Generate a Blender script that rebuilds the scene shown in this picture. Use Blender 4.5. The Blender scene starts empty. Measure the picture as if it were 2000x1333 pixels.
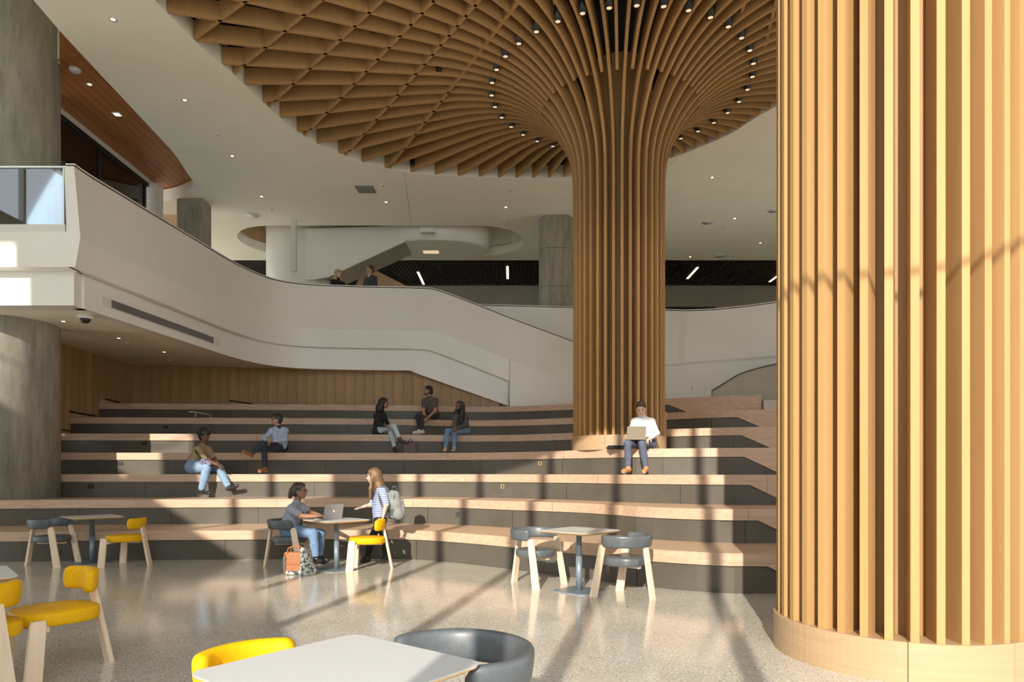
import bpy, bmesh, math, random
import numpy as np
from mathutils import Vector, Matrix
from mathutils.geometry import tessellate_polygon

scene = bpy.context.scene
COL = scene.collection
R = math.radians
random.seed(7)

# ---------------------------------------------------------------- camera, light, exposure
FPX, CAM_H, HOR = 1333.0, 1.42, 923.0          # focal length in pixels, eye height, horizon row
cam_data = bpy.data.cameras.new('camera')
cam_data.sensor_width = 36.0
cam_data.lens = 24.0
cam_data.shift_y = (HOR - 666.5) / 2000.0
cam_data.clip_start = 0.05
cam_data.clip_end = 400
cam = bpy.data.objects.new('camera', cam_data)
cam.location = (0, 0, CAM_H)
cam.rotation_euler = (R(90), 0, 0)
COL.objects.link(cam)
scene.camera = cam

SUN_A, SUN_T = 0.2185, 0.44                     # sunlight travels along (SUN_A, 1, -SUN_T)
sun_data = bpy.data.lights.new('sun', 'SUN')
sun_data.energy = 6.4
sun_data.angle = R(0.55)
sun_data.color = (1.0, 0.92, 0.80)
sun = bpy.data.objects.new('sun', sun_data)
sun.rotation_euler = Vector((SUN_A, 1.0, -SUN_T)).to_track_quat('-Z', 'Y').to_euler()
sun.location = (-3, -12, 9)
COL.objects.link(sun)

world = bpy.data.worlds.new('sky')
world.use_nodes = True
wn = world.node_tree
wn.nodes['Background'].inputs['Color'].default_value = (0.84, 0.92, 1.0, 1)
wn.nodes['Background'].inputs['Strength'].default_value = 3.3
scene.world = world

scene.view_settings.view_transform = 'Standard'
scene.view_settings.look = 'None'
scene.view_settings.exposure = 0.1
scene.view_settings.gamma = 1.0
scene.view_settings.use_curve_mapping = False
scene.cycles.max_bounces = 10
scene.cycles.diffuse_bounces = 6
scene.cycles.glossy_bounces = 4
scene.cycles.transmission_bounces = 6
scene.cycles.caustics_reflective = False
scene.cycles.caustics_refractive = False


def at(x, y, d):
    """photo position + distance -> place in the hall"""
    return Vector(((x - 1000.0) * d / FPX, d, CAM_H - (y - HOR) * d / FPX))


def on_z(x, y, z):
    """place on the horizontal plane z seen at a photo position"""
    return at(x, y, (CAM_H - z) * FPX / (y - HOR))


# ---------------------------------------------------------------- materials
def new_mat(name, color=(.8, .8, .8), rough=.5, metal=0.0, spec=.5):
    m = bpy.data.materials.new(name)
    m.use_nodes = True
    b = m.node_tree.nodes['Principled BSDF']
    b.inputs['Base Color'].default_value = (*color, 1)
    b.inputs['Roughness'].default_value = rough
    b.inputs['Metallic'].default_value = metal
    b.inputs['Specular IOR Level'].default_value = spec
    return m


def nodes_of(m):
    nt = m.node_tree
    return nt, nt.nodes, nt.links, nt.nodes['Principled BSDF']


def ramp(n, stops):
    r = n.new('ShaderNodeValToRGB')
    el = r.color_ramp.elements
    while len(el) < len(stops):
        el.new(0.5)
    for e, (p, c) in zip(el, stops):
        e.position = p
        e.color = (*c, 1)
    return r


def wood_mat(name, c0, c1, rough=.45, scale=(30, 30, 1.2), vary=.12, coord='Object'):
    """long soft grain; scale is small along the grain"""
    m = new_mat(name, c0, rough)
    nt, n, l, b = nodes_of(m)
    tc = n.new('ShaderNodeTexCoord')
    mp = n.new('ShaderNodeMapping')
    mp.inputs['Scale'].default_value = scale
    l.new(tc.outputs[coord], mp.inputs['Vector'])
    nz = n.new('ShaderNodeTexNoise')
    nz.inputs['Scale'].default_value = 1.0
    nz.inputs['Detail'].default_value = 5
    nz.inputs['Roughness'].default_value = .6
    l.new(mp.outputs[0], nz.inputs['Vector'])
    rp = ramp(n, [(.3, c0), (.7, c1)])
    l.new(nz.outputs['Fac'], rp.inputs[0])
    oi = n.new('ShaderNodeObjectInfo')
    mr = n.new('ShaderNodeMapRange')
    mr.inputs['To Min'].default_value = 1 - vary
    mr.inputs['To Max'].default_value = 1 + vary
    l.new(oi.outputs['Random'], mr.inputs['Value'])
    mx = n.new('ShaderNodeVectorMath')
    mx.operation = 'SCALE'
    l.new(rp.outputs[0], mx.inputs[0])
    l.new(mr.outputs[0], mx.inputs['Scale'])
    l.new(mx.outputs[0], b.inputs['Base Color'])
    bp = n.new('ShaderNodeBump')
    bp.inputs['Strength'].default_value = .04
    bp.inputs['Distance'].default_value = .01
    l.new(nz.outputs['Fac'], bp.inputs['Height'])
    l.new(bp.outputs[0], b.inputs['Normal'])
    return m


def noisy_mat(name, c0, c1, rough=.6, scale=4.0, detail=6, bump=.05, stops=(.35, .65), spec=.5):
    m = new_mat(name, c0, rough, spec=spec)
    nt, n, l, b = nodes_of(m)
    tc = n.new('ShaderNodeTexCoord')
    nz = n.new('ShaderNodeTexNoise')
    nz.inputs['Scale'].default_value = scale
    nz.inputs['Detail'].default_value = detail
    l.new(tc.outputs['Object'], nz.inputs['Vector'])
    rp = ramp(n, [(stops[0], c0), (stops[1], c1)])
    l.new(nz.outputs['Fac'], rp.inputs[0])
    l.new(rp.outputs[0], b.inputs['Base Color'])
    if bump:
        bp = n.new('ShaderNodeBump')
        bp.inputs['Strength'].default_value = bump
        bp.inputs['Distance'].default_value = .02
        l.new(nz.outputs['Fac'], bp.inputs['Height'])
        l.new(bp.outputs[0], b.inputs['Normal'])
    return m


def emit_mat(name, color, strength):
    m = new_mat(name, color, .5)
    b = m.node_tree.nodes['Principled BSDF']
    b.inputs['Emission Color'].default_value = (*color, 1)
    b.inputs['Emission Strength'].default_value = strength
    return m


def terrazzo():
    m = new_mat('terrazzo', (.5, .47, .42), .13)
    nt, n, l, b = nodes_of(m)
    tc = n.new('ShaderNodeTexCoord')
    base = n.new('ShaderNodeTexNoise')
    base.inputs['Scale'].default_value = 1.3
    base.inputs['Detail'].default_value = 3
    l.new(tc.outputs['Object'], base.inputs['Vector'])
    rb = ramp(n, [(.3, (.47, .435, .37)), (.7, (.56, .52, .45))])
    l.new(base.outputs['Fac'], rb.inputs[0])
    last = rb.outputs[0]
    for sc_, thr, colr in ((62, .30, (.13, .11, .085)), (44, .24, (.80, .77, .70)), (105, .30, (.19, .165, .13))):
        v = n.new('ShaderNodeTexVoronoi')
        v.inputs['Scale'].default_value = sc_
        l.new(tc.outputs['Object'], v.inputs['Vector'])
        wn_ = n.new('ShaderNodeTexWhiteNoise')
        l.new(v.outputs['Position'], wn_.inputs['Vector'])
        lt = n.new('ShaderNodeMath')
        lt.operation = 'LESS_THAN'
        lt.inputs[1].default_value = thr
        l.new(wn_.outputs['Value'], lt.inputs[0])
        near = n.new('ShaderNodeMath')
        near.operation = 'LESS_THAN'
        near.inputs[1].default_value = .32
        l.new(v.outputs['Distance'], near.inputs[0])
        mu = n.new('ShaderNodeMath')
        mu.operation = 'MULTIPLY'
        l.new(lt.outputs[0], mu.inputs[0])
        l.new(near.outputs[0], mu.inputs[1])
        mix = n.new('ShaderNodeMix')
        mix.data_type = 'RGBA'
        mix.inputs['B'].default_value = (*colr, 1)
        l.new(mu.outputs[0], mix.inputs['Factor'])
        l.new(last, mix.inputs['A'])
        last = mix.outputs['Result']
    l.new(last, b.inputs['Base Color'])
    return m


def concrete_mat():
    m = new_mat('board_marked_concrete', (.3, .28, .24), .75)
    nt, n, l, b = nodes_of(m)
    tc = n.new('ShaderNodeTexCoord')
    mp = n.new('ShaderNodeMapping')
    mp.inputs['Scale'].default_value = (5, 5, .7)
    l.new(tc.outputs['Object'], mp.inputs['Vector'])
    nz = n.new('ShaderNodeTexNoise')
    nz.inputs['Scale'].default_value = 1.6
    nz.inputs['Detail'].default_value = 8
    nz.inputs['Roughness'].default_value = .65
    l.new(mp.outputs[0], nz.inputs['Vector'])
    rp = ramp(n, [(.28, (.20, .185, .145)), (.5, (.30, .28, .225)), (.75, (.42, .39, .32))])
    l.new(nz.outputs['Fac'], rp.inputs[0])
    sp = n.new('ShaderNodeTexNoise')
    sp.inputs['Scale'].default_value = 22
    sp.inputs['Detail'].default_value = 3
    l.new(tc.outputs['Object'], sp.inputs['Vector'])
    rs = ramp(n, [(.27, (.35, .33, .3)), (.34, (1, 1, 1))])
    l.new(sp.outputs['Fac'], rs.inputs[0])
    mu = n.new('ShaderNodeMix')
    mu.data_type = 'RGBA'
    mu.blend_type = 'MULTIPLY'
    mu.inputs['Factor'].default_value = .6
    l.new(rp.outputs[0], mu.inputs['A'])
    l.new(rs.outputs[0], mu.inputs['B'])
    l.new(mu.outputs['Result'], b.inputs['Base Color'])
    bp = n.new('ShaderNodeBump')
    bp.inputs['Strength'].default_value = .15
    bp.inputs['Distance'].default_value = .02
    l.new(nz.outputs['Fac'], bp.inputs['Height'])
    l.new(bp.outputs[0], b.inputs['Normal'])
    return m


def stripe_mat(name, base, line, freq, width=.5, rough=.8, warp=.6, axis=(0, 0, 1)):
    m = new_mat(name, base, rough)
    nt, n, l, b = nodes_of(m)
    tc = n.new('ShaderNodeTexCoord')
    w = n.new('ShaderNodeTexWave')
    w.wave_type = 'BANDS'
    w.bands_direction = 'Z'
    w.inputs['Scale'].default_value = freq
    w.inputs['Distortion'].default_value = warp
    w.inputs['Detail'].default_value = 1
    l.new(tc.outputs['Object'], w.inputs['Vector'])
    rp = ramp(n, [(max(0, width - .1), base), (min(1, width + .1), line)])
    l.new(w.outputs['Fac'], rp.inputs[0])
    l.new(rp.outputs[0], b.inputs['Base Color'])
    return m


def glass_mat(name, tint=(.9, .96, .97), alpha=.25):
    """clear pane: mostly see-through, with a mirror-like skin"""
    m = bpy.data.materials.new(name)
    m.use_nodes = True
    nt = m.node_tree
    n, l = nt.nodes, nt.links
    n.remove(n['Principled BSDF'])
    tr = n.new('ShaderNodeBsdfTransparent')
    tr.inputs['Color'].default_value = (*tint, 1)
    gl = n.new('ShaderNodeBsdfGlossy')
    gl.inputs['Roughness'].default_value = .02
    mx = n.new('ShaderNodeMixShader')
    fr = n.new('ShaderNodeFresnel')
    fr.inputs['IOR'].default_value = 1.6
    ad = n.new('ShaderNodeMath')
    ad.operation = 'ADD'
    ad.use_clamp = True
    ad.inputs[1].default_value = alpha
    l.new(fr.outputs[0], ad.inputs[0])
    l.new(ad.outputs[0], mx.inputs[0])
    l.new(tr.outputs[0], mx.inputs[1])
    l.new(gl.outputs[0], mx.inputs[2])
    l.new(mx.outputs[0], n['Material Output'].inputs['Surface'])
    return m


M = {}
M['terrazzo'] = terrazzo()
M['concrete'] = concrete_mat()
M['white'] = noisy_mat('white_plaster', (.88, .845, .72), (.91, .875, .75), .6, 1.0, 3, 0)
M['ribbon'] = noisy_mat('satin_white_panel', (.81, .79, .73), (.84, .82, .76), .32, .8, 2, 0)
M['slat'] = wood_mat('honey_timber', (.40, .228, .088), (.45, .265, .11), .6, (14, 14, .5), .07)
M['slat_core'] = wood_mat('timber_core', (.28, .155, .05), (.35, .20, .07), .6, (5, 5, .6), 0)
M['slat'].node_tree.nodes['Principled BSDF'].inputs['Specular IOR Level'].default_value = .22
M['bench'] = wood_mat('bench_oak', (.42, .28, .185), (.54, .38, .265), .42, (1.2, 22, 22), .05)
M['riser'] = noisy_mat('charcoal_riser', (.080, .070, .053), (.096, .084, .064), .38, 2, 3, .01, spec=.3)
M['wallwood'] = wood_mat('wall_oak', (.33, .20, .085), (.44, .275, .125), .5, (22, 22, .6), .1)
M['soffitwood'] = wood_mat('red_brown_plank', (.36, .125, .03), (.46, .175, .048), .35, (18, .5, 18), .1)
M['darkwood'] = new_mat('espresso_slat', (.030, .019, .012), .55)
M['void'] = new_mat('black_void', (.006, .006, .006), .9)
M['black'] = new_mat('black_metal', (.012, .012, .012), .4)
M['darkgap'] = new_mat('dark_gap', (.02, .02, .02), .6)
M['lens'] = emit_mat('lamp_lens', (1, .78, .5), .55)
M['downlight'] = emit_mat('downlight_glow', (1, .85, .62), 1.5)
M['linear'] = emit_mat('linear_lamp', (1, .72, .48), 2.6)
M['trimwhite'] = new_mat('white_trim', (.72, .70, .65), .4)
M['grey_metal'] = new_mat('grey_metal', (.33, .34, .34), .4, .5)
M['steel'] = new_mat('brushed_steel', (.55, .55, .53), .3, .9)
M['glass'] = glass_mat('clear_glass', (.78, .89, .95), .06)
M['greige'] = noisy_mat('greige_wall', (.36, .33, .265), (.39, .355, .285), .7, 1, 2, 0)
M['tan_wall'] = noisy_mat('tan_wall', (.50, .33, .18), (.54, .36, .20), .6, 1, 2, 0)
M['table_white'] = new_mat('white_laminate', (.53, .53, .525), .35)
M['table_edge'] = wood_mat('ply_edge', (.60, .40, .20), (.70, .48, .26), .5, (30, 30, 60), 0)
M['pole'] = new_mat('blue_grey_pole', (.19, .235, .275), .35, .3)
M['leg'] = wood_mat('pale_ash', (.66, .50, .34), (.76, .60, .43), .45, (26, 26, 1.5), .03)
M['yellow'] = noisy_mat('yellow_leather', (.66, .355, .004), (.72, .39, .006), .5, 40, 3, .03, spec=.12)
M['greyleather'] = noisy_mat('grey_leather', (.075, .085, .09), (.09, .10, .105), .4, 40, 3, .03)
M['ground'] = noisy_mat('pale_paving', (.62, .59, .53), (.68, .65, .59), .8, 1, 3, 0)
M['facade'] = new_mat('facade_metal', (.72, .69, .62), .5)


# ---------------------------------------------------------------- mesh helpers
class MB:
    def __init__(self):
        self.v, self.f, self.m, self.s = [], [], [], []

    def add(self, verts, faces, mat=0, smooth=False):
        o = len(self.v)
        self.v.extend([tuple(p) for p in verts])
        for fc in faces:
            self.f.append([i + o for i in fc])
            self.m.append(mat)
            self.s.append(smooth)
        return self

    def box(self, lo, hi, mat=0, M4=None):
        (x0, y0, z0), (x1, y1, z1) = lo, hi
        vs = [Vector(p) for p in ((x0, y0, z0), (x1, y0, z0), (x1, y1, z0), (x0, y1, z0),
                                  (x0, y0, z1), (x1, y0, z1), (x1, y1, z1), (x0, y1, z1))]
        if M4 is not None:
            vs = [M4 @ p for p in vs]
        return self.add(vs, [(0, 3, 2, 1), (4, 5, 6, 7), (0, 1, 5, 4), (1, 2, 6, 5), (2, 3, 7, 6), (3, 0, 4, 7)], mat)

    def hexa(self, bottom, top, mat=0):
        """8-corner block from two quads"""
        return self.add(list(bottom) + list(top),
                        [(0, 3, 2, 1), (4, 5, 6, 7), (0, 1, 5, 4), (1, 2, 6, 5), (2, 3, 7, 6), (3, 0, 4, 7)], mat)

    def loops(self, rings, closed=True, caps=True, mat=0, smooth=True, capmat=None):
        """skin a list of equal-length rings"""
        n = len(rings[0])
        o = len(self.v)
        for r in rings:
            self.v.extend([tuple(p) for p in r])
        rng = n if closed else n - 1
        for i in range(len(rings) - 1):
            for j in range(rng):
                a, b = o + i * n + j, o + i * n + (j + 1) % n
                self.f.append([a, b, b + n, a + n])
                self.m.append(mat)
                self.s.append(smooth)
        if caps and closed:
            cm = mat if capmat is None else capmat
            self.f.append([o + j for j in range(n)][::-1])
            self.m.append(cm)
            self.s.append(False)
            self.f.append([o + (len(rings) - 1) * n + j for j in range(n)])
            self.m.append(cm)
            self.s.append(False)
        return self

    def lathe(self, prof, center=(0, 0, 0), n=24, mat=0, smooth=True, a0=0, a1=2 * math.pi, caps=True):
        cx, cy, cz = center
        full = abs(a1 - a0 - 2 * math.pi) < 1e-6
        k = n if full else n + 1
        rings = []
        for r, z in prof:
            rings.append([(cx + r * math.cos(a0 + (a1 - a0) * j / n), cy + r * math.sin(a0 + (a1 - a0) * j / n), cz + z)
                          for j in range(k)])
        return self.loops(rings, full, caps, mat, smooth)

    def tube(self, pts, rad, n=10, mat=0, caps=True):
        pts = [Vector(p) for p in pts]
        rad = rad if isinstance(rad, (list, tuple)) else [rad] * len(pts)
        rings = []
        prev = None
        for i, p in enumerate(pts):
            t = (pts[min(i + 1, len(pts) - 1)] - pts[max(i - 1, 0)]).normalized()
            if prev is None:
                ref = Vector((0, 0, 1)) if abs(t.z) < .9 else Vector((1, 0, 0))
                u = t.cross(ref).normalized()
            else:
                u = (prev - t * prev.dot(t)).normalized()
            prev = u
            w = t.cross(u)
            rings.append([p + (u * math.cos(2 * math.pi * j / n) + w * math.sin(2 * math.pi * j / n)) * rad[i] for j in range(n)])
        return self.loops(rings, True, caps, mat, True)

    def poly_prism(self, outer, holes, z0, z1, mat=0, walls=True, hole_mat=None):
        polys = [[Vector((x, y, 0)) for x, y in outer]] + [[Vector((x, y, 0)) for x, y in h] for h in holes]
        tris = tessellate_polygon(polys)
        flat = [p for q in polys for p in q]
        self.add([(p.x, p.y, z0) for p in flat], [tuple(t) for t in tris], mat)
        self.add([(p.x, p.y, z1) for p in flat], [tuple(t)[::-1] for t in tris], mat)
        if walls:
            for qi, q in enumerate(polys):
                n = len(q)
                self.add([(p.x, p.y, z0) for p in q] + [(p.x, p.y, z1) for p in q],
                         [(i, (i + 1) % n, n + (i + 1) % n, n + i) for i in range(n)],
                         mat if qi == 0 or hole_mat is None else hole_mat)
        return self

    def build(self, name, mats, parent=None, fix=True, loc=None):
        me = bpy.data.meshes.new(name)
        me.from_pydata(self.v, [], self.f)
        mats = mats if isinstance(mats, (list, tuple)) else [mats]
        for mt in mats:
            me.materials.append(M[mt] if isinstance(mt, str) else mt)
        me.polygons.foreach_set('material_index', self.m)
        me.polygons.foreach_set('use_smooth', self.s)
        if fix:
            bm = bmesh.new()
            bm.from_mesh(me)
            bmesh.ops.recalc_face_normals(bm, faces=bm.faces)
            bm.to_mesh(me)
            bm.free()
        me.update()
        o = bpy.data.objects.new(name, me)
        COL.objects.link(o)
        if parent is not None:
            o.parent = parent
        if loc is not None:
            o.location = loc
        return o


def tag(o, label=None, cat=None, group=None, kind=None):
    if label:
        o['label'] = label
    if cat:
        o['category'] = cat
    if group:
        o['group'] = group
    if kind:
        o['kind'] = kind
    return o


def empty(name, loc=(0, 0, 0), rz=0.0, **kw):
    o = bpy.data.objects.new(name, None)
    o.empty_display_size = .1
    o.location = loc
    o.rotation_euler = (0, 0, rz)
    COL.objects.link(o)
    return tag(o, **kw)


def copy_tree(o, parent=None):
    c = o.copy()
    COL.objects.link(c)
    c.parent = parent
    for ch in list(o.children):
        copy_tree(ch, c)
    return c


def bevel(o, w=.01, seg=2):
    md = o.modifiers.new('bevel', 'BEVEL')
    md.width = w
    md.segments = seg
    md.limit_method = 'ANGLE'
    return o


def interp(x, xs, ys):
    return float(np.interp(x, xs, ys))


def smooth_path(pts, per=8, closed=False):
    """Catmull-Rom through the points"""
    P = [Vector(p) for p in pts]
    n = len(P)
    out = []
    segs = n if closed else n - 1
    for i in range(segs):
        if closed:
            a, b, c, d = P[(i - 1) % n], P[i], P[(i + 1) % n], P[(i + 2) % n]
        else:
            a, b, c, d = P[max(i - 1, 0)], P[i], P[i + 1], P[min(i + 2, n - 1)]
        for k in range(per):
            t = k / per
            out.append(.5 * ((2 * b) + (c - a) * t + (2 * a - 5 * b + 4 * c - d) * t * t + (3 * b - a - 3 * c + d) * t ** 3))
    if not closed:
        out.append(P[-1])
    return out

# ================================================================ THE SETTING
ZC = 8.94                                        # white ceiling
YW = -1.5                                        # glazed facade behind the camera
struct = lambda o: tag(o, kind='structure')

struct(MB().box((-14.2, YW, -.13), (11.2, 28, 0)).build('floor', 'terrazzo'))
struct(MB().box((-60, -70, -.3), (60, 60, -.14)).build('ground', 'ground'))

# ---- glazed facade: mullions, blind panels and an added sloping sun blocker
win = empty('window_1', (0, YW, 0), kind='structure')
for x in (.31, -1.08, -2.5, -3.86, -5.2, -8.15, -12.3, 3.35, 4.77, 6.19, 7.6, 9.0, 10.4):
    top = 11.2 if x < -9 else 9.2
    MB().box((x - .06, -.10, 0), (x + .06, .10, top)).build('mullion', 'facade', win)
for x0, x1 in ((-6.95, -5.62), (-10.92, -9.55), (6.2, 11.2)):  # rightmost one is added to keep sky light off the near column
    MB().box((x0, -.08, 0), (x1, .08, 11.2 if x1 < -9 else 9.2)).build('blind_panel', 'facade', win)
slope = lambda x: 3.34 - .634 * (x + 3.65)
mb = MB()
mb.add([(-14.2, -.2, 0), (1.618, -.2, 0), (-14.2, -.2, slope(-14.2)), (-14.2, -.05, 0), (1.618, -.05, 0), (-14.2, -.05, slope(-14.2))],
       [(0, 1, 2), (3, 5, 4), (0, 3, 4, 1), (1, 4, 5, 2), (2, 5, 3, 0)])
mb.build('sloping_sun_block', 'facade', win)  # unseen blocker, its sloping top shaped to give the slanted shadow edge
MB().box((-9.55, -.1, 8.36), (-6.8, .1, 14)).box((-6.8, -.1, 8.36), (-.1, .1, 9.3)).build('head_panel', 'facade', win)  # left part raised to stop sun coming over the top
MB().box((-.1, -.1, 8.98), (11.2, .1, 9.3)).build('head_panel', 'facade', win)
MB().box((-14.2, -.1, 10.8), (-9.55, .1, 14)).build('head_panel', 'facade', win)  # carried up past the opening to block stray sun
for cx, half, zl, k in ((1.42, 1.0, 5.56, .62), (-11.8, 1.2, 9.55, .55), (-10.4, .6, 9.9, .5)):
    pts = [(cx + half * t, -.3, zl + k * (half * t) ** 2) for t in np.linspace(-1, 1, 13)]
    MB().tube(pts, .022, 8).build('cable', 'black', win)

# ---- white ceiling slab with its three openings
notch = smooth_path([(-13.5, 19.1, 0), (-10.46, 19.1, 0), (-9.5, 18.9, 0), (-8.9, 18.56, 0), (-8.42, 18.15, 0), (-8.25, 17.7, 0),
                     (-8.17, 17.2, 0), (-7.97, 16.1, 0), (-7.87, 14.57, 0), (-7.78, 12.97, 0), (-7.7, 11.64, 0), (-7.58, 10.4, 0),
                     (-7.5, 8, 0)], 5)
outer = [(11, YW + .1), (11, 24.2), (-13.5, 24.2)] + [(p.x, p.y) for p in notch] + [(-7.5, YW + .1)]
lip_px = [(304, 3), (350, 49), (400, 99), (454, 144), (490, 178), (526, 212), (560, 241), (592, 266), (640, 292), (700, 315),
          (760, 331), (850, 342), (950, 347), (1050, 349), (1118, 346), (1215, 334), (1309, 310), (1362, 290), (1428, 261), (1517, 208)]
lip = [on_z(x, y, ZC) for x, y in lip_px]
near_lip = [(7.0, 12.3), (8.2, 10), (8.7, 7.2), (8.3, 4.4), (6.6, 2.4), (3.4, 1.5), (0, 1.7), (-3.2, 2.7), (-5.0, 4.7), (-5.75, 7.2), (-5.85, 9.4)]
canopy = smooth_path([(p.x, p.y, 0) for p in lip] + [(x, y, 0) for x, y in near_lip], 4, True)
canopy2 = [(p.x, p.y) for p in canopy]
stairhole = []
for cx, a0, a1 in ((-1.05, -90, 90), (-7.4, 90, 270)):
    for k in range(13):
        a = R(a0 + (a1 - a0) * k / 12)
        stairhole.append((cx + 1.45 * math.cos(a), 22.25 + 1.45 * math.sin(a)))
mb = MB().poly_prism(outer, [canopy2, stairhole], ZC, ZC + .34)
ceil = struct(mb.build('ceiling', 'white', None))
# black plenum over the timber canopy
mb = MB()
n = len(canopy2)
mb.add([(x, y, ZC + .34) for x, y in canopy2] + [(x, y, 10.15) for x, y in canopy2],
       [(i, (i + 1) % n, n + (i + 1) % n, n + i) for i in range(n)])
mb.box((-7.4, YW, 10.15), (11.2, 20.6, 10.25))  # plate spreads past the canopy to block the sky
mb.build('plenum', 'void', ceil)
# lid and upstand of the stair opening
n = len(stairhole)
for o_, sel in (('tan_wall', True), ('white', False)):
    m2 = MB()
    for i in range(n):
        (xa, ya), (xb, yb) = stairhole[i], stairhole[(i + 1) % n]
        if ((xa + xb) / 2 < -4.2) == sel:
            m2.add([(xa, ya, ZC + .3), (xb, yb, ZC + .3), (xb, yb, 10.1), (xa, ya, 10.1)], [(0, 1, 2, 3)])
    m2.build('opening_upstand', o_, ceil)
MB().box((-10.5, 20.6, 10.1), (3, 24.4, 10.2)).build('opening_lid', 'white', ceil)
# seams in the ceiling board
for a, b in (((790, 337), (803, 440)), ((1322, 308), (1297, 335))):
    p, q = on_z(*a, ZC - .002), on_z(*b, ZC - .002)
    s = Vector((.006, 0, 0))
    MB().add([p - s, p + s, q + s, q - s], [(0, 1, 2, 3)]).build('seam', 'greige', ceil)

# ---- plank ceiling of the upper left gallery
soffit = empty('ceiling_planked', (0, 0, 9.3), kind='structure')
pw = .2
pl = None
for i in range(32):                              # the planks beside the round column are cut on a slant
    x = -7.3 - i * pw
    cut = lambda q: min(-q / .663, 13.6)
    start = cut(x - pw / 2)
    if start < 13.6 or pl is None:
        h0, h1 = pw / 2 - .004, 19.6
        yl, yr = cut(x - h0), cut(x + h0)
        o = MB().hexa([Vector((-h0, yl, 0)), Vector((h0, yr, 0)), Vector((h0, h1, 0)), Vector((-h0, h1, 0))],
                      [Vector((-h0, yl, .03)), Vector((h0, yr, .03)), Vector((h0, h1, .03)), Vector((-h0, h1, .03))]).build('plank', 'soffitwood', soffit)
        if start >= 13.6:
            pl = o
    else:
        o = pl.copy()
        COL.objects.link(o)
    o.location = (x, 0, 0)
MB().add([(-7.2, 11.1, .04), (-9.0, 13.7, .04), (-14.2, 13.7, .04), (-14.2, 19.6, .04), (-7.2, 19.6, .04)], [(0, 1, 2, 3, 4)]).build('backing', 'darkgap', soffit)

# ---- walls around
wr = empty('wall_right', (11.1, 0, 0), kind='structure')  # unseen wall, its low glazing laid out for fill light
for y in np.arange(YW, 9, 1.42):
    MB().box((-.1, y - .06, 0), (.1, y + .06, 3.6)).build('mullion', 'facade', wr)
MB().box((-.09, YW, 2.4), (.09, 22, 2.5)).build('transom', 'facade', wr)
MB().box((-.1, YW, 3.6), (.1, 29.4, ZC)).build('solid_panel', 'white', wr)
MB().box((-.1, 22, 0), (.1, 29.4, 5.0)).build('solid_panel', 'white', wr)
for y in np.arange(9.9, 22, 1.42):
    MB().box((-.1, y - .06, 0), (.1, y + .06, 3.6)).build('mullion', 'facade', wr)
MB().box((-.1, YW, ZC), (.1, 29.4, 10.2)).build('head_panel', 'white', wr)
wlf = empty('wall_left', (-14.3, 0, 0), kind='structure')  # unseen; its openings are put in to brighten ceiling and gallery
MB().box((-.1, 11, 0), (.1, 29.4, 5.35)).box((-.1, YW, 3.0), (.1, 11, 5.35)).build('solid_panel', 'white', wlf)
for y in np.arange(YW, 11, 1.42):
    MB().box((-.08, y - .05, 0), (.08, y + .05, 3.0)).build('mullion', 'facade', wlf)
MB().box((-.1, YW, 5.35), (.1, 11.9, 8.7)).box((-.1, 4.6, 8.7), (.1, 11.9, 12.5)).box((-.1, YW, 8.7), (.1, .5, 12.5)).box((-.1, .5, 10.9), (.1, 4.6, 12.5)).build('solid_panel', 'white', wlf)
MB().box((-.08, 2.5, 8.7), (.08, 2.6, 10.9)).build('mullion', 'facade', wlf)  # high opening added so the balustrade glass reflects sky
MB().box((-.1, YW, 12.5), (6.95, 13.2, 12.6)).build('light_block_panel', 'white', wlf)  # unseen, added to keep sky light off the round column
MB().box((-.1, 11.9, 9.2), (.1, 29.4, 9.6)).box((-.1, 13.1, 9.36), (6.9, 13.2, 12.5)).box((6.85, YW, 9.25), (6.95, 13.2, 12.5)).build('head_panel', 'white', wlf)
for y in np.arange(11.9, 29, 1.42):
    MB().box((-.08, y - .05, 5.35), (.08, y + .05, 9.2)).build('mullion', 'facade', wlf)
back = empty('wall_back', (0, 27.5, 0), kind='structure')
MB().box((-14.2, 1.9, 9.1), (11, -3.4, 9.2)).build('light_block_panel', 'darkgap', back)  # unseen cover added against light leaking over the bulkhead
MB().box((-14.2, 0, 8.1), (11, .2, ZC + .16)).build('bulkhead', 'greige', back)
MB().box((-14.2, 1.5, 5.2), (11, 1.7, 8.2)).box((-14.2, .2, 8.1), (11, 1.7, 8.2)).build('recess', 'darkgap', back)
MB().box((-14.2, 0, 5.2), (-.9, .2, 8.1)).build('wall_panel', 'greige', back)
MB().box((8.25, 0, 5.2), (11, .2, 8.1)).build('wall_panel', 'greige', back)
MB().box((9.0, -.02, 7.0), (9.9, 0, 8.03)).build('notice_panel', 'tan_wall', back)
# dark slatted ceiling at the far end
dk = empty('ceiling_slatted', (0, 0, ZC), kind='structure')
MB().box((-14.2, 24.2, .06), (11, 27.5, .12)).build('backing', 'darkgap', dk)
mb = MB()
for i in range(250):
    x = -14 + i * .1
    mb.box((x, 24.2, 0), (x + .055, 27.5, .06))
tag(mb.build('slat_field', 'darkwood', dk), kind='stuff')

# floor slabs of the gallery
mb = MB()
mb.box((-14.2, 19.15, 5.15), (-1.7, 29.2, 5.35))
mb.box((-1.7, 20.3, 5.15), (11, 29.2, 5.35))
mb.box((-14.2, 11.75, 5.15), (-7.5, 19.15, 5.35))
struct(mb.build('floor_gallery', 'white'))

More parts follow.
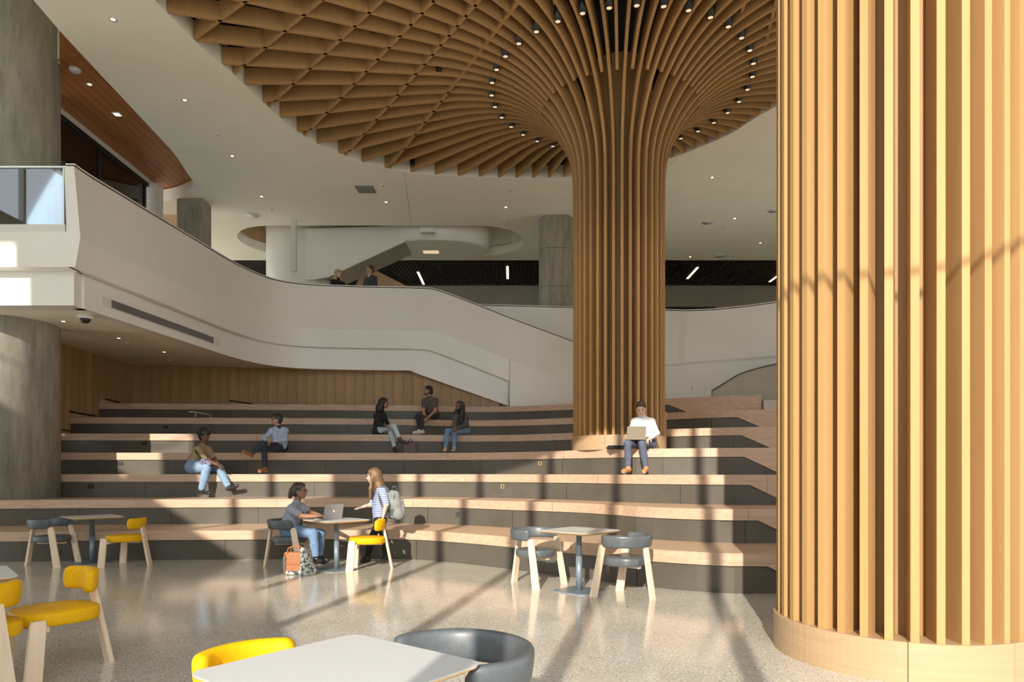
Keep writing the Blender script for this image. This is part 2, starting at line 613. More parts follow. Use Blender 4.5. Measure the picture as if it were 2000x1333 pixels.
# ---- concrete columns
def round_column(name, x, y, r, z0, z1, label):
    o = MB().lathe([(r, 0), (r, z1 - z0)], (0, 0, 0), 48).build(name, 'concrete', None, loc=(x, y, z0))
    return tag(o, label, 'column')
oc = round_column('concrete_column', -9.6, 12.9, .9, .9, 12.0, 'large round concrete column at the left behind the glass balustrade')
for a in (-72, -20, 30):
    mb = MB()
    ang = R(a)
    mb.box((-.006, -.01, 0), (.006, .012, 11.1), 0, Matrix.Translation((.895 * math.sin(ang), -.895 * math.cos(ang), 0)) @ Matrix.Rotation(ang, 4, 'Z'))
    mb.build('form_joint', 'concrete', oc)
oc = empty('concrete_column', (-8.85, 19, 5.35), label='squat square concrete column on the gallery left of the white curved stair', cat='column')
bevel(MB().box((-.36, -.27, 0), (.36, .3, 2.0)).build('shaft', 'concrete', oc), .03)
bevel(MB().box((-.36, -.27, 2.01), (.36, .3, ZC - 5.35)).build('shaft', 'concrete', oc), .03)
oc = empty('concrete_column', (1.3, 20.3, 5.35), label='chamfered concrete column on the gallery just left of the slatted timber column', cat='column')
hexa = [(-.345, -.4), (.345, -.4), (.5, -.1), (.345, .4), (-.345, .4), (-.5, -.05)]
for z0, z1 in ((0, 1.5), (1.512, 2.62), (2.632, ZC - 5.35)):
    MB().poly_prism(hexa, [], z0, z1).build('shaft', 'concrete', oc)

# ================================================================ BLEACHER
TCOL = [-100, 200, 655, 800, 900, 1000, 1119, 1208, 1268, 1396, 1520]
TD = {1: [10.75, 10.95, 11.15, 11.1, 10.6, 9.95, 9.2, 8.7, 8.4, 8.02, 7.95],
      2: [11.9, 12.3, 12.6, 12.6, 12.25, 11.6, 10.95, 10.2, 9.65, 9.17, 9.1],
      3: [13.3, 13.5, 13.75, 13.75, 13.45, 12.95, 12.1, 11.35, 10.95, 10.4, 10.3],
      4: [14.2, 14.4, 14.6, 14.65, 14.5, 14.05, 13.0, 12.2, 11.95, 11.65, 11.55],
      5: [15.2, 15.3, 15.6, 15.75, 15.95, 15.8, 15.0, 14.3, 13.9, 13.3, 13.0],
      6: [16.2, 16.4, 16.7, 17.0, 17.35, 17.2, 16.5, 15.8, 15.4, 14.6, 14.3],
      7: [17.3, 17.5, 17.9, 18.1, 18.4, 18.3, 17.7, 17.0, 16.6, 15.9, 15.6]}
TZ = {0: 0.0, 1: .474, 2: .927, 3: 1.38, 4: 1.833, 5: 2.286, 6: 2.739, 7: 3.192}
TL = {1: -14, 2: -14, 3: -10.6, 4: -10.6, 5: -10.6, 6: -10.6, 7: -10.6}
TKINK = {1: 2.98, 2: 3.28, 3: 3.59, 4: 3.94, 5: 4.4, 6: 4.76, 7: 3.75}
TR = {1: 10.9, 2: 10.9, 3: 10.9, 4: 10.9, 5: 10.9, 6: 10.9, 7: 5.72}
FT = .15
TPATH = {}
ORD = ['', 'lowest', 'second', 'third', 'fourth', 'fifth', 'sixth', 'topmost']
for k in range(1, 8):
    pts = [(-14.5, TD[k][0], 0)] + [((c - 1000) * d / FPX, d, 0) for c, d in zip(TCOL, TD[k])] + [(8, TD[k][-1] - .05, 0), (11.4, TD[k][-1] - .1, 0)]
    pts = [p for i, p in enumerate(pts) if i == 0 or p[0] > pts[i - 1][0] + .15]
    path = smooth_path(pts, 12)
    TPATH[k] = (np.array([p.x for p in path]), np.array([p.y for p in path]))


def tier_y(k, X):
    return float(np.interp(X, *TPATH[k]))


for k in range(1, 8):
    where = 'resting on the terrazzo floor' if k == 1 else ('below the timber wall' if k == 7 else 'counted up from the floor')
    t = empty('bleacher_tier', (0, 0, TZ[k - 1]), label='%s tier of the wood and charcoal bleacher, %s' % (ORD[k], where), cat='bleacher',
              group='curved bleacher tiers')
    z0, z1 = 0.0, TZ[k] - TZ[k - 1]
    x0, x1 = TL[k], TR[k]
    nb = max(3, round((x1 - x0) / 2.4))
    shift = random.uniform(-.4, .4)
    cuts = [x0] + [x0 + (x1 - x0) * (i + 1) / nb + shift for i in range(nb - 1)] + [x1]
    depth = 2.2 if k < 7 else 1.5
    for a, b in zip(cuts[:-1], cuts[1:]):
        xs = sorted(set([a + .002, b - .002] + list(np.arange(math.ceil(a / .15) * .15, b, .15)) + [TKINK[k], TKINK[k] + .62]))
        xs = [x for x in xs if a + .001 < x < b - .001]
        rings = []
        for x in xs:
            y = tier_y(k, x)
            tk = min(max((x - TKINK[k]) / .62, 0), 1)
            zl = (z1 - FT) * (1 - tk) + .004 * tk
            rings.append([(x, y, zl), (x, y + .05, zl), (x, y + depth, z1 - .08), (x, y + depth, z1), (x, y, z1)])
        MB().loops(rings, True, True, smooth=False).build('bench_board', 'bench', t)
    nb = max(3, round((x1 - x0) / 1.6))
    cuts = [x0 + (x1 - x0) * i / nb for i in range(nb + 1)]
    for a, b in zip(cuts[:-1], cuts[1:]):
        xs = [a + .003] + [x for x in np.arange(math.ceil(a / .2) * .2, b, .2) if a + .02 < x < b - .02] + [b - .003]
        rings = [[(x, tier_y(k, x) + .03, 0), (x, tier_y(k, x) + .05, 0), (x, tier_y(k, x) + .05, z1 - FT + .01), (x, tier_y(k, x) + .03, z1 - FT + .01)] for x in xs]
        MB().loops(rings, True, True, smooth=False).build('riser_panel', 'riser', t)
    xs = list(np.arange(x0 + .02, x1, .2))
    MB().loops([[(x, tier_y(k, x) + .052, .0), (x, tier_y(k, x) + .06, 0), (x, tier_y(k, x) + .06, z1 - .02), (x, tier_y(k, x) + .052, z1 - .02)] for x in xs], True, True, smooth=False).build('riser_backing', 'darkgap', t)
    # small socket plates on the risers
    for (kk, px, py, dark) in ((1, 110, 1080, 1), (4, 233, 906, 1), (5, 281, 867, 1), (6, 323, 835, 1), (3, 176, 951, 1),
                               (4, 1057, 906, 0), (3, 984, 951, 0), (2, 896, 1005, 1)):
        if kk == k:
            X = (px - 1000) * interp(px, TCOL, TD[k]) / FPX
            y = tier_y(k, X) + .03
            z = at(px, py, y).z - TZ[k - 1]
            o = MB().box((X - .06, y - .008, z - .04), (X + .06, y, z + .04)).box((X - .04, y - .011, z - .025), (X - .008, y - .007, z + .025), 1) \
                .box((X + .008, y - .011, z - .025), (X + .04, y - .007, z + .025), 1).build('socket_plate', ['black' if dark else 'slat_core', 'darkgap'], t)

# ---- oak board walls behind the bleacher
wl = empty('wall_timber', (0, 0, 0), kind='structure')
bw = .27
proto = None
i = 0
x = -10.6
while x < -.45:
    if proto is None:
        proto = MB().box((.003, 0, 0), (bw - .003, .03, 1.5)).build('board', 'wallwood', wl)
        o = proto
    else:
        o = proto.copy()
        COL.objects.link(o)
    o.location = (x, 19.08, 3.1)
    x += bw
proto = None
y = 14.0
while y < 18.9:
    if proto is None:
        proto = MB().box((-.03, .003, 0), (0, bw - .003, 3.9)).build('board', 'wallwood', wl)
        o = proto
    else:
        o = proto.copy()
        COL.objects.link(o)
    o.location = (-10.6, y, .7)
    y += bw
mb = MB()
mb.box((-10.62, 19.115, 3.1), (-.3, 19.14, 5.1)).box((-10.75, 13.9, 0), (-10.635, 19.1, 5.1))
mb.build('backing', 'darkgap', wl)

# ================================================================ GALLERY RIBBON
ZR = 6.44
rail_px = [(145, 325), (180, 349), (250, 391), (330, 439), (400, 481), (450, 511), (490, 531), (530, 546), (570, 554), (620, 558.5), (700, 561.5), (800, 563.5), (832, 564.3)]
rail = [on_z(x, y, ZR) for x, y in rail_px]
xs_st = [845, 860, 880, 910, 940, 980, 994, 996, 1040, 1119, 1200, 1290]
d_st = [18.66, 18.68, 18.7, 18.72, 18.75, 18.8, 18.82, 18.82, 18.9, 19.0, 19.1, 19.2]
plan = [(p.x, p.y) for p in smooth_path([(p.x, p.y, 0) for p in rail], 4)]
pxs = [1000 + FPX * X / Y for X, Y in plan]
for x, d in zip(xs_st, d_st):
    plan.append(((x - 1000) * d / FPX, d))
    pxs.append(x)
RZX = [0, 832, 845, 860, 880, 940, 1000, 1119, 1300]
RZY = [563.5, 564.3, 566, 570, 577, 600, 624, 668, 737]
GZX = [0, 836, 895, 995, 1300]
GZY = [682.0, 683, 705, 745, 865]
BZX = [0, 801, 860, 967, 1300]
BZY = [723.5, 724, 745, 783, 900]


def ribbon_heights(px, Y):
    if px < 800:
        return ZR, 4.79, 4.22
    zr = CAM_H + (HOR - interp(px, RZX, RZY)) * Y / FPX
    zg = CAM_H + (HOR - interp(px, GZX, GZY)) * Y / FPX
    zb = CAM_H + (HOR - interp(px, BZX, BZY)) * Y / FPX
    return min(zr, ZR), min(zg, 4.79), min(zb, 4.22)


def normals(plan):
    out = []
    for i, (x, y) in enumerate(plan):
        a, b = plan[max(i - 1, 0)], plan[min(i + 1, len(plan) - 1)]
        t = Vector((b[0] - a[0], b[1] - a[1])).normalized()
        out.append(Vector((t.y, -t.x)))          # to the right of travel = into the hall
    return out


NRM = normals(plan)
gal = empty('gallery_parapet', (-7.2, 11.2, 4.2), label='long white curved gallery parapet sweeping along the upper left and down a stair', cat='parapet')
MI = Matrix.Translation((7.2, -11.2, -4.2))


def sweep(plan, nrm, secs, name, mat, parent, MI=None, smooth=True, closed=True):
    rings = []
    for (x, y), nn, sec in zip(plan, nrm, secs):
        ring = [Vector((x + nn.x * o, y + nn.y * o, z)) for o, z in sec]
        rings.append([MI @ p for p in ring] if MI is not None else ring)
    mb = MB().loops(rings, closed, closed, smooth=False)
    o = mb.build(name, mat, parent)
    if smooth:
        for p in o.data.polygons:
            p.use_smooth = True
        o.data.set_sharp_from_angle(angle=R(8))
    return o


def spans(px, lo, hi):
    return [i for i, p in enumerate(px) if lo <= p <= hi]


secs = []
for (x, y), px in zip(plan, pxs):
    zr, zg, zb = ribbon_heights(px, y)
    if px > 995:
        zg = 3.15
    zmid = max(zr - 1.17, zg + .25)
    secs.append([(-.16, zr), (0, zr), (.10, zmid), (.02, zg), (-.10, zg), (-.12, zmid)])
sweep(plan, NRM, secs, 'parapet_panel', 'ribbon', gal, MI)
idx = [i for i in spans(pxs, 0, 995) if plan[i][1] > 11.5]
secs = []
for i in idx:
    zr, zg, zb = ribbon_heights(pxs[i], plan[i][1])
    secs.append([(-.14, zg + .02), (-.14, zb), (-.34, zb), (-.34, zg + .02)])
sweep([plan[i] for i in idx], [NRM[i] for i in idx], secs, 'lower_band', 'ribbon', gal, MI)
for o0, o1, z0, z1, nm, mt in ((-.12, -.005, 0, .022, 'shadow_gap', 'darkgap'), (-.14, .012, .022, .045, 'handrail_cap', 'trimwhite')):
    secs = []
    for (x, y), px in zip(plan, pxs):
        zr = ribbon_heights(px, y)[0]
        secs.append([(o0, zr + z0), (o1, zr + z0), (o1, zr + z1), (o0, zr + z1)])
    sweep(plan, NRM, secs, nm, mt, gal, MI)
# front return of the gallery, facing the windows
MB().box((-14.1, 11.2, 4.79), (-7.24, 11.5, 5.37), 0, MI).build('front_fascia', 'ribbon', gal)
MB().box((-14.1, 11.45, 4.22), (-7.345, 11.8, 4.80), 0, MI).build('front_lower_band', 'ribbon', gal)
# gallery soffit
idx = [i for i in spans(pxs, 0, 802) if plan[i][1] > 11.5]
edge = [(plan[i][0] - NRM[i].x * .2, plan[i][1] - NRM[i].y * .2, 4.225) for i in idx]
ring = edge + [(-.3, 19.1, 4.25), (-10.62, 19.1, 4.42), (-10.62, 14.0, 4.45), (-14.1, 14.0, 4.45), (-14.1, 11.55, 4.225), (-7.4, 11.55, 4.225)]
tris = tessellate_polygon([[Vector((x, y, 0)) for x, y, z in ring]])
from mathutils.bvhtree import BVHTree
SOF = BVHTree.FromPolygons([Vector(p) for p in ring], [tuple(t) for t in tris])
MB().add(ring, [tuple(t) for t in tris]).build('soffit', 'white', gal).matrix_parent_inverse = MI
# long ventilation grille in the lower band
idx = spans(pxs, 205, 440)
gp = [plan[i] for i in idx]
gn = [NRM[i] for i in idx]
gr = empty('linear_grille', (gp[0][0], gp[0][1], 4.35), label='long thin grey ventilation grille in the white band under the gallery', cat='vent')
GI = Matrix.Translation((-gp[0][0], -gp[0][1], -4.35))
sweep(gp, gn, [[(-.138, 4.375), (-.128, 4.375), (-.128, 4.545), (-.138, 4.545)]] * len(gp), 'grille_frame', 'trimwhite', gr, GI)
sweep(gp[1:-1], gn[1:-1], [[(-.126, 4.395), (-.122, 4.395), (-.122, 4.525), (-.126, 4.525)]] * (len(gp) - 2), 'grille_core', 'darkgap', gr, GI)
for zz in np.arange(4.40, 4.525, .02):
    sweep(gp[1:-1], gn[1:-1], [[(-.122, zz), (-.112, zz + .002), (-.112, zz + .012), (-.122, zz + .010)]] * (len(gp) - 2), 'louvre', 'grey_metal', gr, GI)

# glass balustrade on the front return
gb = empty('glass_balustrade', (-10.7, 11.25, 5.37), label='glass balustrade with white base rail at the left end of the gallery', cat='balustrade')
MB().box((-3.4, -.04, 0), (3.36, .06, .125)).build('base_rail', 'trimwhite', gb)
for a, b in ((-3.4, -.02), (0, 1.68), (1.7, 3.3)):
    MB().box((a, -.008, .125), (b, .008, 1.06)).build('pane', 'glass', gb)
MB().box((-3.4, -.03, 1.06), (3.38, .03, 1.09)).build('top_rail', 'steel', gb)
for a in (-.01, 1.69, 3.32):
    MB().box((a - .012, -.02, .125), (a + .012, .02, 1.06)).build('post', 'steel', gb)

# glazed wall of the room on the gallery
gw = empty('window_2', (-9.75, 0, 5.35), kind='structure')
GH = 3.8
MB().box((-.05, 14.2, GH), (.05, 18.6, GH + .12)).build('head_trim', 'trimwhite', gw)
MB().box((-.04, 14.2, GH - .1), (.04, 18.6, GH)).build('head_frame', 'black', gw)
for y in (14.2, 16.1, 18.1):
    MB().box((-.04, y - .03, 0), (.04, y + .03, GH - .1)).build('frame_post', 'black', gw)
for a, b in ((14.23, 16.07), (16.13, 18.07)):
    MB().box((-.006, a, 0), (.006, b, GH - .1)).build('pane', 'glass', gw)
MB().box((-.1, 18.25, 0), (.25, 18.6, GH)).build('end_post', 'trimwhite', gw)
MB().box((-2.3, 16.3, 0), (-1.9, 16.7, GH)).build('inner_post', 'trimwhite', gw)
MB().box((-4.3, 19.9, 0), (.3, 20, GH)).build('inner_wall', 'tan_wall', gw)

# ---- far parapet to the right of the slatted column
fp = [(925, 597, 19.9), (1119, 602, 19.5), (1297, 607, 18.6), (1350, 608, 18.2), (1420, 604, 17.8), (1515, 592, 17.2), (1640, 570, 16.4), (1900, 528, 15.0)]
P3 = smooth_path([at(*p) for p in fp], 5)
plan3 = [(p.x, p.y) for p in P3]
n3 = normals(plan3)
rp = empty('landing_parapet', (plan3[0][0], plan3[0][1], 3.1), label='white curved landing parapet to the right of the slatted timber column', cat='parapet')
RI = Matrix.Translation((-plan3[0][0], -plan3[0][1], -3.1))
sweep(plan3, n3, [[(-.15, p.z), (0, p.z), (.08, p.z - 1.0), (.03, 4.36), (-.06, 4.3), (-.06, 3.1), (-.15, 3.1)] for p in P3], 'parapet_panel', 'ribbon', rp, RI)
sweep(plan3, n3, [[(-.12, p.z), (-.01, p.z), (-.01, p.z + .022), (-.12, p.z + .022)] for p in P3], 'shadow_gap', 'darkgap', rp, RI)
sweep(plan3, n3, [[(-.13, p.z + .022), (.01, p.z + .022), (.01, p.z + .045), (-.13, p.z + .045)] for p in P3], 'handrail_cap', 'trimwhite', rp, RI)
q = at(1353, 758, 18.1)
MB().box((q.x - .05, q.y - .12, q.z - .06), (q.x + .05, q.y - .05, q.z + .06), 0, RI).build('socket_plate', 'trimwhite', rp)

# side wall of the stair going up at the far right
sp = [at(1392, 764, 16.9), at(1420, 747, 16.8), at(1445, 732, 16.7), at(1480, 721, 16.6), at(1515, 713, 16.5), at(1640, 690, 16.2), at(1900, 650, 15.4)]
sw = empty('stair_wall', (sp[0].x, sp[0].y, 3.0), label='grey stair side wall with dark sloping edge at the far right', cat='wall')
SI = Matrix.Translation((-sp[0].x, -sp[0].y, -3.0))
rings = [[SI @ Vector((p.x, p.y, 2.7)), SI @ Vector((p.x, p.y + .14, 2.7)), SI @ Vector((p.x, p.y + .14, p.z)), SI @ Vector((p.x, p.y, p.z))] for p in smooth_path(sp, 3)]
MB().loops(rings, True, True, smooth=False).build('wall_panel', 'greige', sw)
rings = [[SI @ Vector((p.x, p.y - .02, p.z)), SI @ Vector((p.x, p.y + .12, p.z)), SI @ Vector((p.x, p.y + .12, p.z + .03)), SI @ Vector((p.x, p.y - .02, p.z + .03))] for p in smooth_path(sp, 3)]
MB().loops(rings, True, True, smooth=False).build('handrail_cap', 'black', sw)
tag(MB().box((0, 0, 0), (5.1, .6, .32)).build('stone_step', 'terrazzo', None, loc=(5.74, 15.55, 2.745)), 'pale speckled stone step beside the topmost bench at the far right', 'step')

# ================================================================ STAIR BEHIND THE GALLERY
st = empty('curved_stair', (-6.9, 22.3, 7.3), label='white curved stair with drum landing hanging in the ceiling opening', cat='stair')
TI = Matrix.Translation((6.9, -22.3, -7.3))
MB().lathe([(1.05, 0), (1.07, .5), (1.07, 2.75)], (0, 0, .05), 40, caps=False).build('landing_drum', 'ribbon', st)
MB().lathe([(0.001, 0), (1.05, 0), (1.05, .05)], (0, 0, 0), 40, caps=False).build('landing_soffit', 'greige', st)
D1 = 21.27
fl = [at(596, 447, D1), at(822, 440, D1), at(822, 458, D1), at(642, 541, D1), at(612, 546, D1), at(596, 546, D1)]
f2 = [p + Vector((0, .1, 0)) for p in fl]
nn = len(fl)
MB().add([TI @ p for p in fl + f2], [tuple(range(nn)), tuple(range(nn, 2 * nn))[::-1]] + [(i, (i + 1) % nn, nn + (i + 1) % nn, nn + i) for i in range(nn)]).build('flight_parapet', 'ribbon', st)
a, b = at(642, 541, D1), at(822, 458, D1)
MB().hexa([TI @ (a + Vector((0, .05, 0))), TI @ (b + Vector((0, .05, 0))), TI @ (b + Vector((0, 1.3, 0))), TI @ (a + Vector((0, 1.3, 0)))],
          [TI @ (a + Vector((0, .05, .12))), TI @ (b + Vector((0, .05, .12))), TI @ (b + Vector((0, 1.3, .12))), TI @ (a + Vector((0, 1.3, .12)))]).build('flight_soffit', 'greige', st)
a, b, c = at(715, 519, 22.7), at(800, 562, 22.7), at(690, 566, 22.7)
tri = [a, b, c]
MB().add([TI @ p for p in tri] + [TI @ (p + Vector((0, .12, 0))) for p in tri], [(0, 1, 2), (3, 5, 4), (0, 3, 4, 1), (1, 4, 5, 2), (2, 5, 3, 0)]).build('lower_flight_parapet', 'tan_wall', st)
rings = []
for z, s in ((8.62, .93), (8.66, 1), (9.5, 1)):
    rings.append([TI @ Vector((-2.5 + 1.75 * s * math.cos(2 * math.pi * j / 48), 22.1 + 1.02 * s * math.sin(2 * math.pi * j / 48), z)) for j in range(48)])
MB().loops(rings, True, True).build('upper_landing', 'ribbon', st)
q = at(842, 489, 22.3)
MB().box((q.x - .25, q.y - .12, 8.60), (q.x + .25, q.y + .12, 8.62), 0, TI).build('landing_light', 'lens', st)
bevel(tag(MB().box((-.08, -.06, 0), (.08, .06, 1.53)).build('hanging_blade', 'trimwhite', None, loc=at(574, 531, 20.4)), 'slim white vertical blade hanging in front of the curved stair drum', 'blade'), .01)
bevel(tag(MB().box((-.22, -.1, 0), (.22, .1, .14)).build('ceiling_box', 'trimwhite', None, loc=at(835, 456, 20.6)), 'small white ceiling box at the head of the curved stair', 'box'), .01)

# ================================================================ SLATTED TIMBER COLUMNS AND CANOPY
RC = .88
C1, C2 = Vector((3.03, 5.385, 0)), Vector((2.07, 13.25, 0))
FLARE = [(.88, 6.5), (.886, 6.95), (.905, 7.25), (.945, 7.47), (1.01, 7.66), (1.10, 7.84), (1.24, 8.06), (1.43, 8.29), (1.68, 8.50), (1.98, 8.68), (2.35, 8.82), (2.8, 8.905), (3.3, ZC + .01)]
FL = [(p.x, p.y) for p in smooth_path([(r, z, 0) for r, z in FLARE], 3)]
NS = 36


def ray_out(c, other, ang, keep):
    dx, dy = math.cos(ang), math.sin(ang)
    best = 1e9
    n = len(canopy2)
    for i in range(n):
        ax, ay = canopy2[i]
        bx, by = canopy2[(i + 1) % n]
        ex, ey = bx - ax, by - ay
        det = dx * (-ey) + ex * dy
        if abs(det) < 1e-9:
            continue
        qx, qy = ax - c.x, ay - c.y
        s = (qx * (-ey) + ex * qy) / det
        u = (dx * qy - dy * qx) / det
        if s > .5 and 0 <= u <= 1:
            best = min(best, s)
    ox, oy = other.x - c.x, other.y - c.y
    tt = ox * dx + oy * dy
    perp2 = ox * ox + oy * oy - tt * tt
    if tt > 0 and perp2 < keep * keep:
        best = min(best, tt - math.sqrt(keep * keep - perp2))
    return best - .02


def slat_mesh(ang, prof, r_out, z_base, th=.052):
    """prof: list of (r, z) of the visible edge from the foot to the canopy rim"""
    pts = [p for p in prof if p[0] < r_out - .02] + [(r_out, ZC + .01 if r_out > 3.3 else interp(r_out, [a for a, b in FL], [b for a, b in FL]))]
    ca, sa = math.cos(ang), math.sin(ang)
    rings = []
    for i, (r, z) in enumerate(pts):
        a, b = pts[max(i - 1, 0)], pts[min(i + 1, len(pts) - 1)]
        dr, dz = b[0] - a[0], b[1] - a[1]
        L = math.hypot(dr, dz)
        nr, nz = dz / L, -dr / L
        dep = .19 + .12 * min(max((r - RC) / 1.6, 0), 1)
        r2, z2 = r - nr * dep, z - nz * dep
        ring = []
        for rr, zz, s in ((r, z, -1), (r, z, 1), (r2, z2, 1), (r2, z2, -1)):
            ring.append((rr * ca - s * th / 2 * sa, rr * sa + s * th / 2 * ca, zz - z_base))
        rings.append(ring)
    return MB().loops(rings, True, True, smooth=False)


def slat_column(c, other, z_base, ring_h, label, phase):
    t = empty('slatted_column', (c.x, c.y, z_base), label=label, cat='column', group='timber columns flaring into the canopy')
    zt = z_base + ring_h
    long_prof = [(RC, zt)] + FL + [(3.9, ZC + .01), (5, ZC + .01)]
    short_prof = [p for p in FL if p[0] > 1.44] + [(3.9, ZC + .01), (5, ZC + .01)]
    for k in range(NS * 2):
        ang = R(360.0 / (2 * NS) * k + phase)
        ro = ray_out(c, other, ang, 2.65)
        slat_mesh(ang, long_prof if k % 2 == 0 else short_prof, ro, z_base).build('slat', 'slat', t)
    # base ring in curved segments
    nseg = 8
    for i in range(nseg):
        a0, a1 = R(360 / nseg * i + .15 + 20), R(360 / nseg * (i + 1) - .15 + 20)
        m = 12
        rings = []
        for j in range(m + 1):
            a = a0 + (a1 - a0) * j / m
            rings.append([(rr * math.cos(a), rr * math.sin(a), zz) for rr, zz in ((RC - .22, 0), (RC + .025, 0), (RC + .025, ring_h - .006), (RC + .019, ring_h), (RC - .22, ring_h))])
        o = MB().loops(rings, True, True, smooth=False).build('base_ring', 'slat_ring', t)
    MB().lathe([(.64, 0), (.64, 9.2 - z_base)], (0, 0, 0), 40, caps=False).build('core', 'slat_core', t)
    return t


M['slat_ring'] = wood_mat('ring_timber', (.385, .255, .14), (.44, .295, .165), .45, (1.5, 1.5, 24), .03)
slat_column(C1, C2, 0, .28, 'huge near slatted timber column filling the right edge of the picture', 7.8)
col2 = slat_column(C2, C1, TZ[4], .27, 'slatted timber column standing in the bleacher and flaring into the canopy', 5.1)
# taller skirting where the column meets the fifth tier
rings = []
for j in range(13):
    a = R(-18 + 88 * j / 12)
    rings.append([((RC - .1) * math.cos(a), (RC - .1) * math.sin(a), .2), ((RC + .028) * math.cos(a), (RC + .028) * math.sin(a), .2), ((RC + .028) * math.cos(a), (RC + .028) * math.sin(a), .74), ((RC - .1) * math.cos(a), (RC - .1) * math.sin(a), .74)])
MB().loops(rings, True, True, smooth=False).build('base_ring', 'slat_ring', col2)

# ---- ring of black spotlights in the flare
sp0 = None
for k in range(NS):
    a = R(10 * k + 5.1 + 2.6)
    if sp0 is None:
        sp0 = empty('spotlight', (0, 0, 0))
        MB().lathe([(.062, 0), (.062, .30), (.03, .33)], (0, 0, 0), 16).build('housing', 'black', sp0)
        MB().lathe([(.062, 0), (.062, -.012), (.047, -.012), (.044, .004)], (0, 0, 0), 16, caps=False).build('bezel', 'black', sp0)
        MB().lathe([(.001, -.004), (.045, -.004)], (0, 0, 0), 16, caps=False).build('lens', 'lens', sp0)
        o = sp0
    else:
        o = copy_tree(sp0)
    tag(o, 'small black cylinder spotlight in the ring round the flared timber column', 'spotlight', 'spotlights ringing the column flare')
    o.location = (C2.x + 2.47 * math.cos(a), C2.y + 2.47 * math.sin(a), 8.80)
    if k == 0:
        sl_d = bpy.data.lights.new('spot_beam', 'SPOT')
        sl_d.energy = 60
        sl_d.color = (1, .82, .6)
        sl_d.spot_size = R(70)
        sl_d.spot_blend = .6
        sl_d.shadow_soft_size = .045
    if k % 2 == 0:
        lo = bpy.data.objects.new('spot_beam', sl_d)
        COL.objects.link(lo)
        lo.location = o.location + Vector((0, 0, -.03))

# ---- single black cylinders hanging in the canopy grid
cy0 = None
for (x, y, lab) in ((438, 90, 'black cylinder fixture in the canopy cell nearest its left edge'),
                    (729, 63, 'black cylinder fixture high in the middle of the canopy grid'),
                    (857, 139, 'black cylinder fixture in the canopy grid left of the spotlight ring'),
                    (838, 234, 'black cylinder fixture low in the canopy grid above the ceiling grille'),
                    (609, 250, 'black cylinder fixture at the lower left rim of the canopy'),
                    (805, 324, 'black cylinder fixture at the bottom rim of the canopy'),
                    (1383, 262, 'black cylinder fixture in the canopy right of the column flare')):
    if cy0 is None:
        cy0 = empty('canopy_fixture', (0, 0, 0))
        MB().lathe([(.05, 0), (.058, .02), (.058, .3)], (0, 0, 0), 16).build('housing', 'black', cy0)
        MB().lathe([(.012, .3), (.012, .9)], (0, 0, 0), 8).build('stem', 'black', cy0)
        o = cy0
    else:
        o = copy_tree(cy0)
    tag(o, lab, 'fixture', 'black cylinder fixtures in the canopy')
    o.location = on_z(x, y, ZC + .06)

# ================================================================ CEILING FITTINGS
def disc(name, prof, mats, pos, label, cat, group, parts):
    t = empty(name, pos, label=label, cat=cat, group=group)
    for nm, pr, mt in parts:
        MB().lathe(pr, (0, 0, 0), 20, caps=True).build(nm, mt, t)
    return t


dl_parts = [('trim', [(.06, 0), (.066, -.005), (.036, -.005), (.034, .0)], 'trimwhite'), ('lamp', [(.033, -.003), (.001, -.003)], 'downlight')]
for x, y, lab in ((221, 38, 'in the white ceiling nearest the top left corner'), (361, 196, 'in the white ceiling beside the left canopy rim'),
                  (454, 305, 'in the white ceiling below the left canopy rim'), (511, 384, 'in the white ceiling above the curved stair'),
                  (754, 395, 'in the white ceiling right of the square grille'), (988, 405, 'in the white ceiling left of the slatted column'),
                  (1391, 347, 'in the white ceiling right of the column flare'), (1435, 427, 'in the white ceiling nearest the far right speaker'),
                  (1348, 502, 'at the far edge of the white ceiling right of the slatted column'), (1485, 475, 'in the white ceiling close to the near timber column')):
    p = on_z(x, y, ZC)
    disc('downlight', None, None, p, 'tiny glowing downlight ' + lab, 'downlight', 'ceiling downlights', dl_parts)
def on_soffit(x, y):
    p = SOF.ray_cast(cam.location, at(x, y, 1.0) - cam.location)[0]
    return p if p is not None else on_z(x, y, 4.3)


for x, y, lab in ((124, 628, 'beside the concrete column'), (232, 661, 'in the middle of the soffit'), (321, 688, 'nearest the timber wall')):
    disc('downlight', None, None, on_soffit(x, y), 'glowing downlight under the gallery, ' + lab, 'downlight', 'downlights under the gallery', dl_parts)
sp_parts = [('rose', [(.05, 0), (.04, -.02), (.001, -.02)], 'trimwhite'), ('head', [(.014, -.02), (.02, -.05), (.001, -.055)], 'steel')]
for x, y, lab in ((425, 261, 'left of the square ceiling grille'), (531, 410, 'above the curved stair'), (746, 361, 'beside the square ceiling grille'),
                  (996, 372, 'left of the column flare'), (984, 428, 'left of the chamfered concrete column'), (1412, 445, 'near the far right speaker'),
                  (1432, 500, 'at the far edge of the ceiling')):
    disc('sprinkler', None, None, on_z(x, y, ZC), 'small white ceiling sprinkler ' + lab, 'sprinkler', 'ceiling sprinklers', sp_parts)
for x, y, lab in ((152, 630, 'beside the dome camera'), (248, 669, 'between two downlights'), (331, 703, 'nearest the timber wall')):
    disc('sprinkler', None, None, on_soffit(x, y), 'small sprinkler under the gallery, ' + lab, 'sprinkler', 'sprinklers under the gallery', sp_parts)
oval = [('shell', [(.19, 0), (.18, -.03), (.001, -.035)], 'trimwhite'), ('grille', [(.13, -.034), (.001, -.038)], 'trimwhite')]
for x, y, lab in ((494, 420, 'round white ceiling speaker left of the square grille'), (1382, 433, 'round white ceiling speaker right of the slatted column'),
                  (1406, 499, 'round white ceiling speaker at the far edge of the ceiling'), (1512, 410, 'round white ceiling speaker half hidden by the near timber column')):
    disc('ceiling_speaker', None, None, on_z(x, y, ZC), lab, 'speaker', 'ceiling speakers', oval)
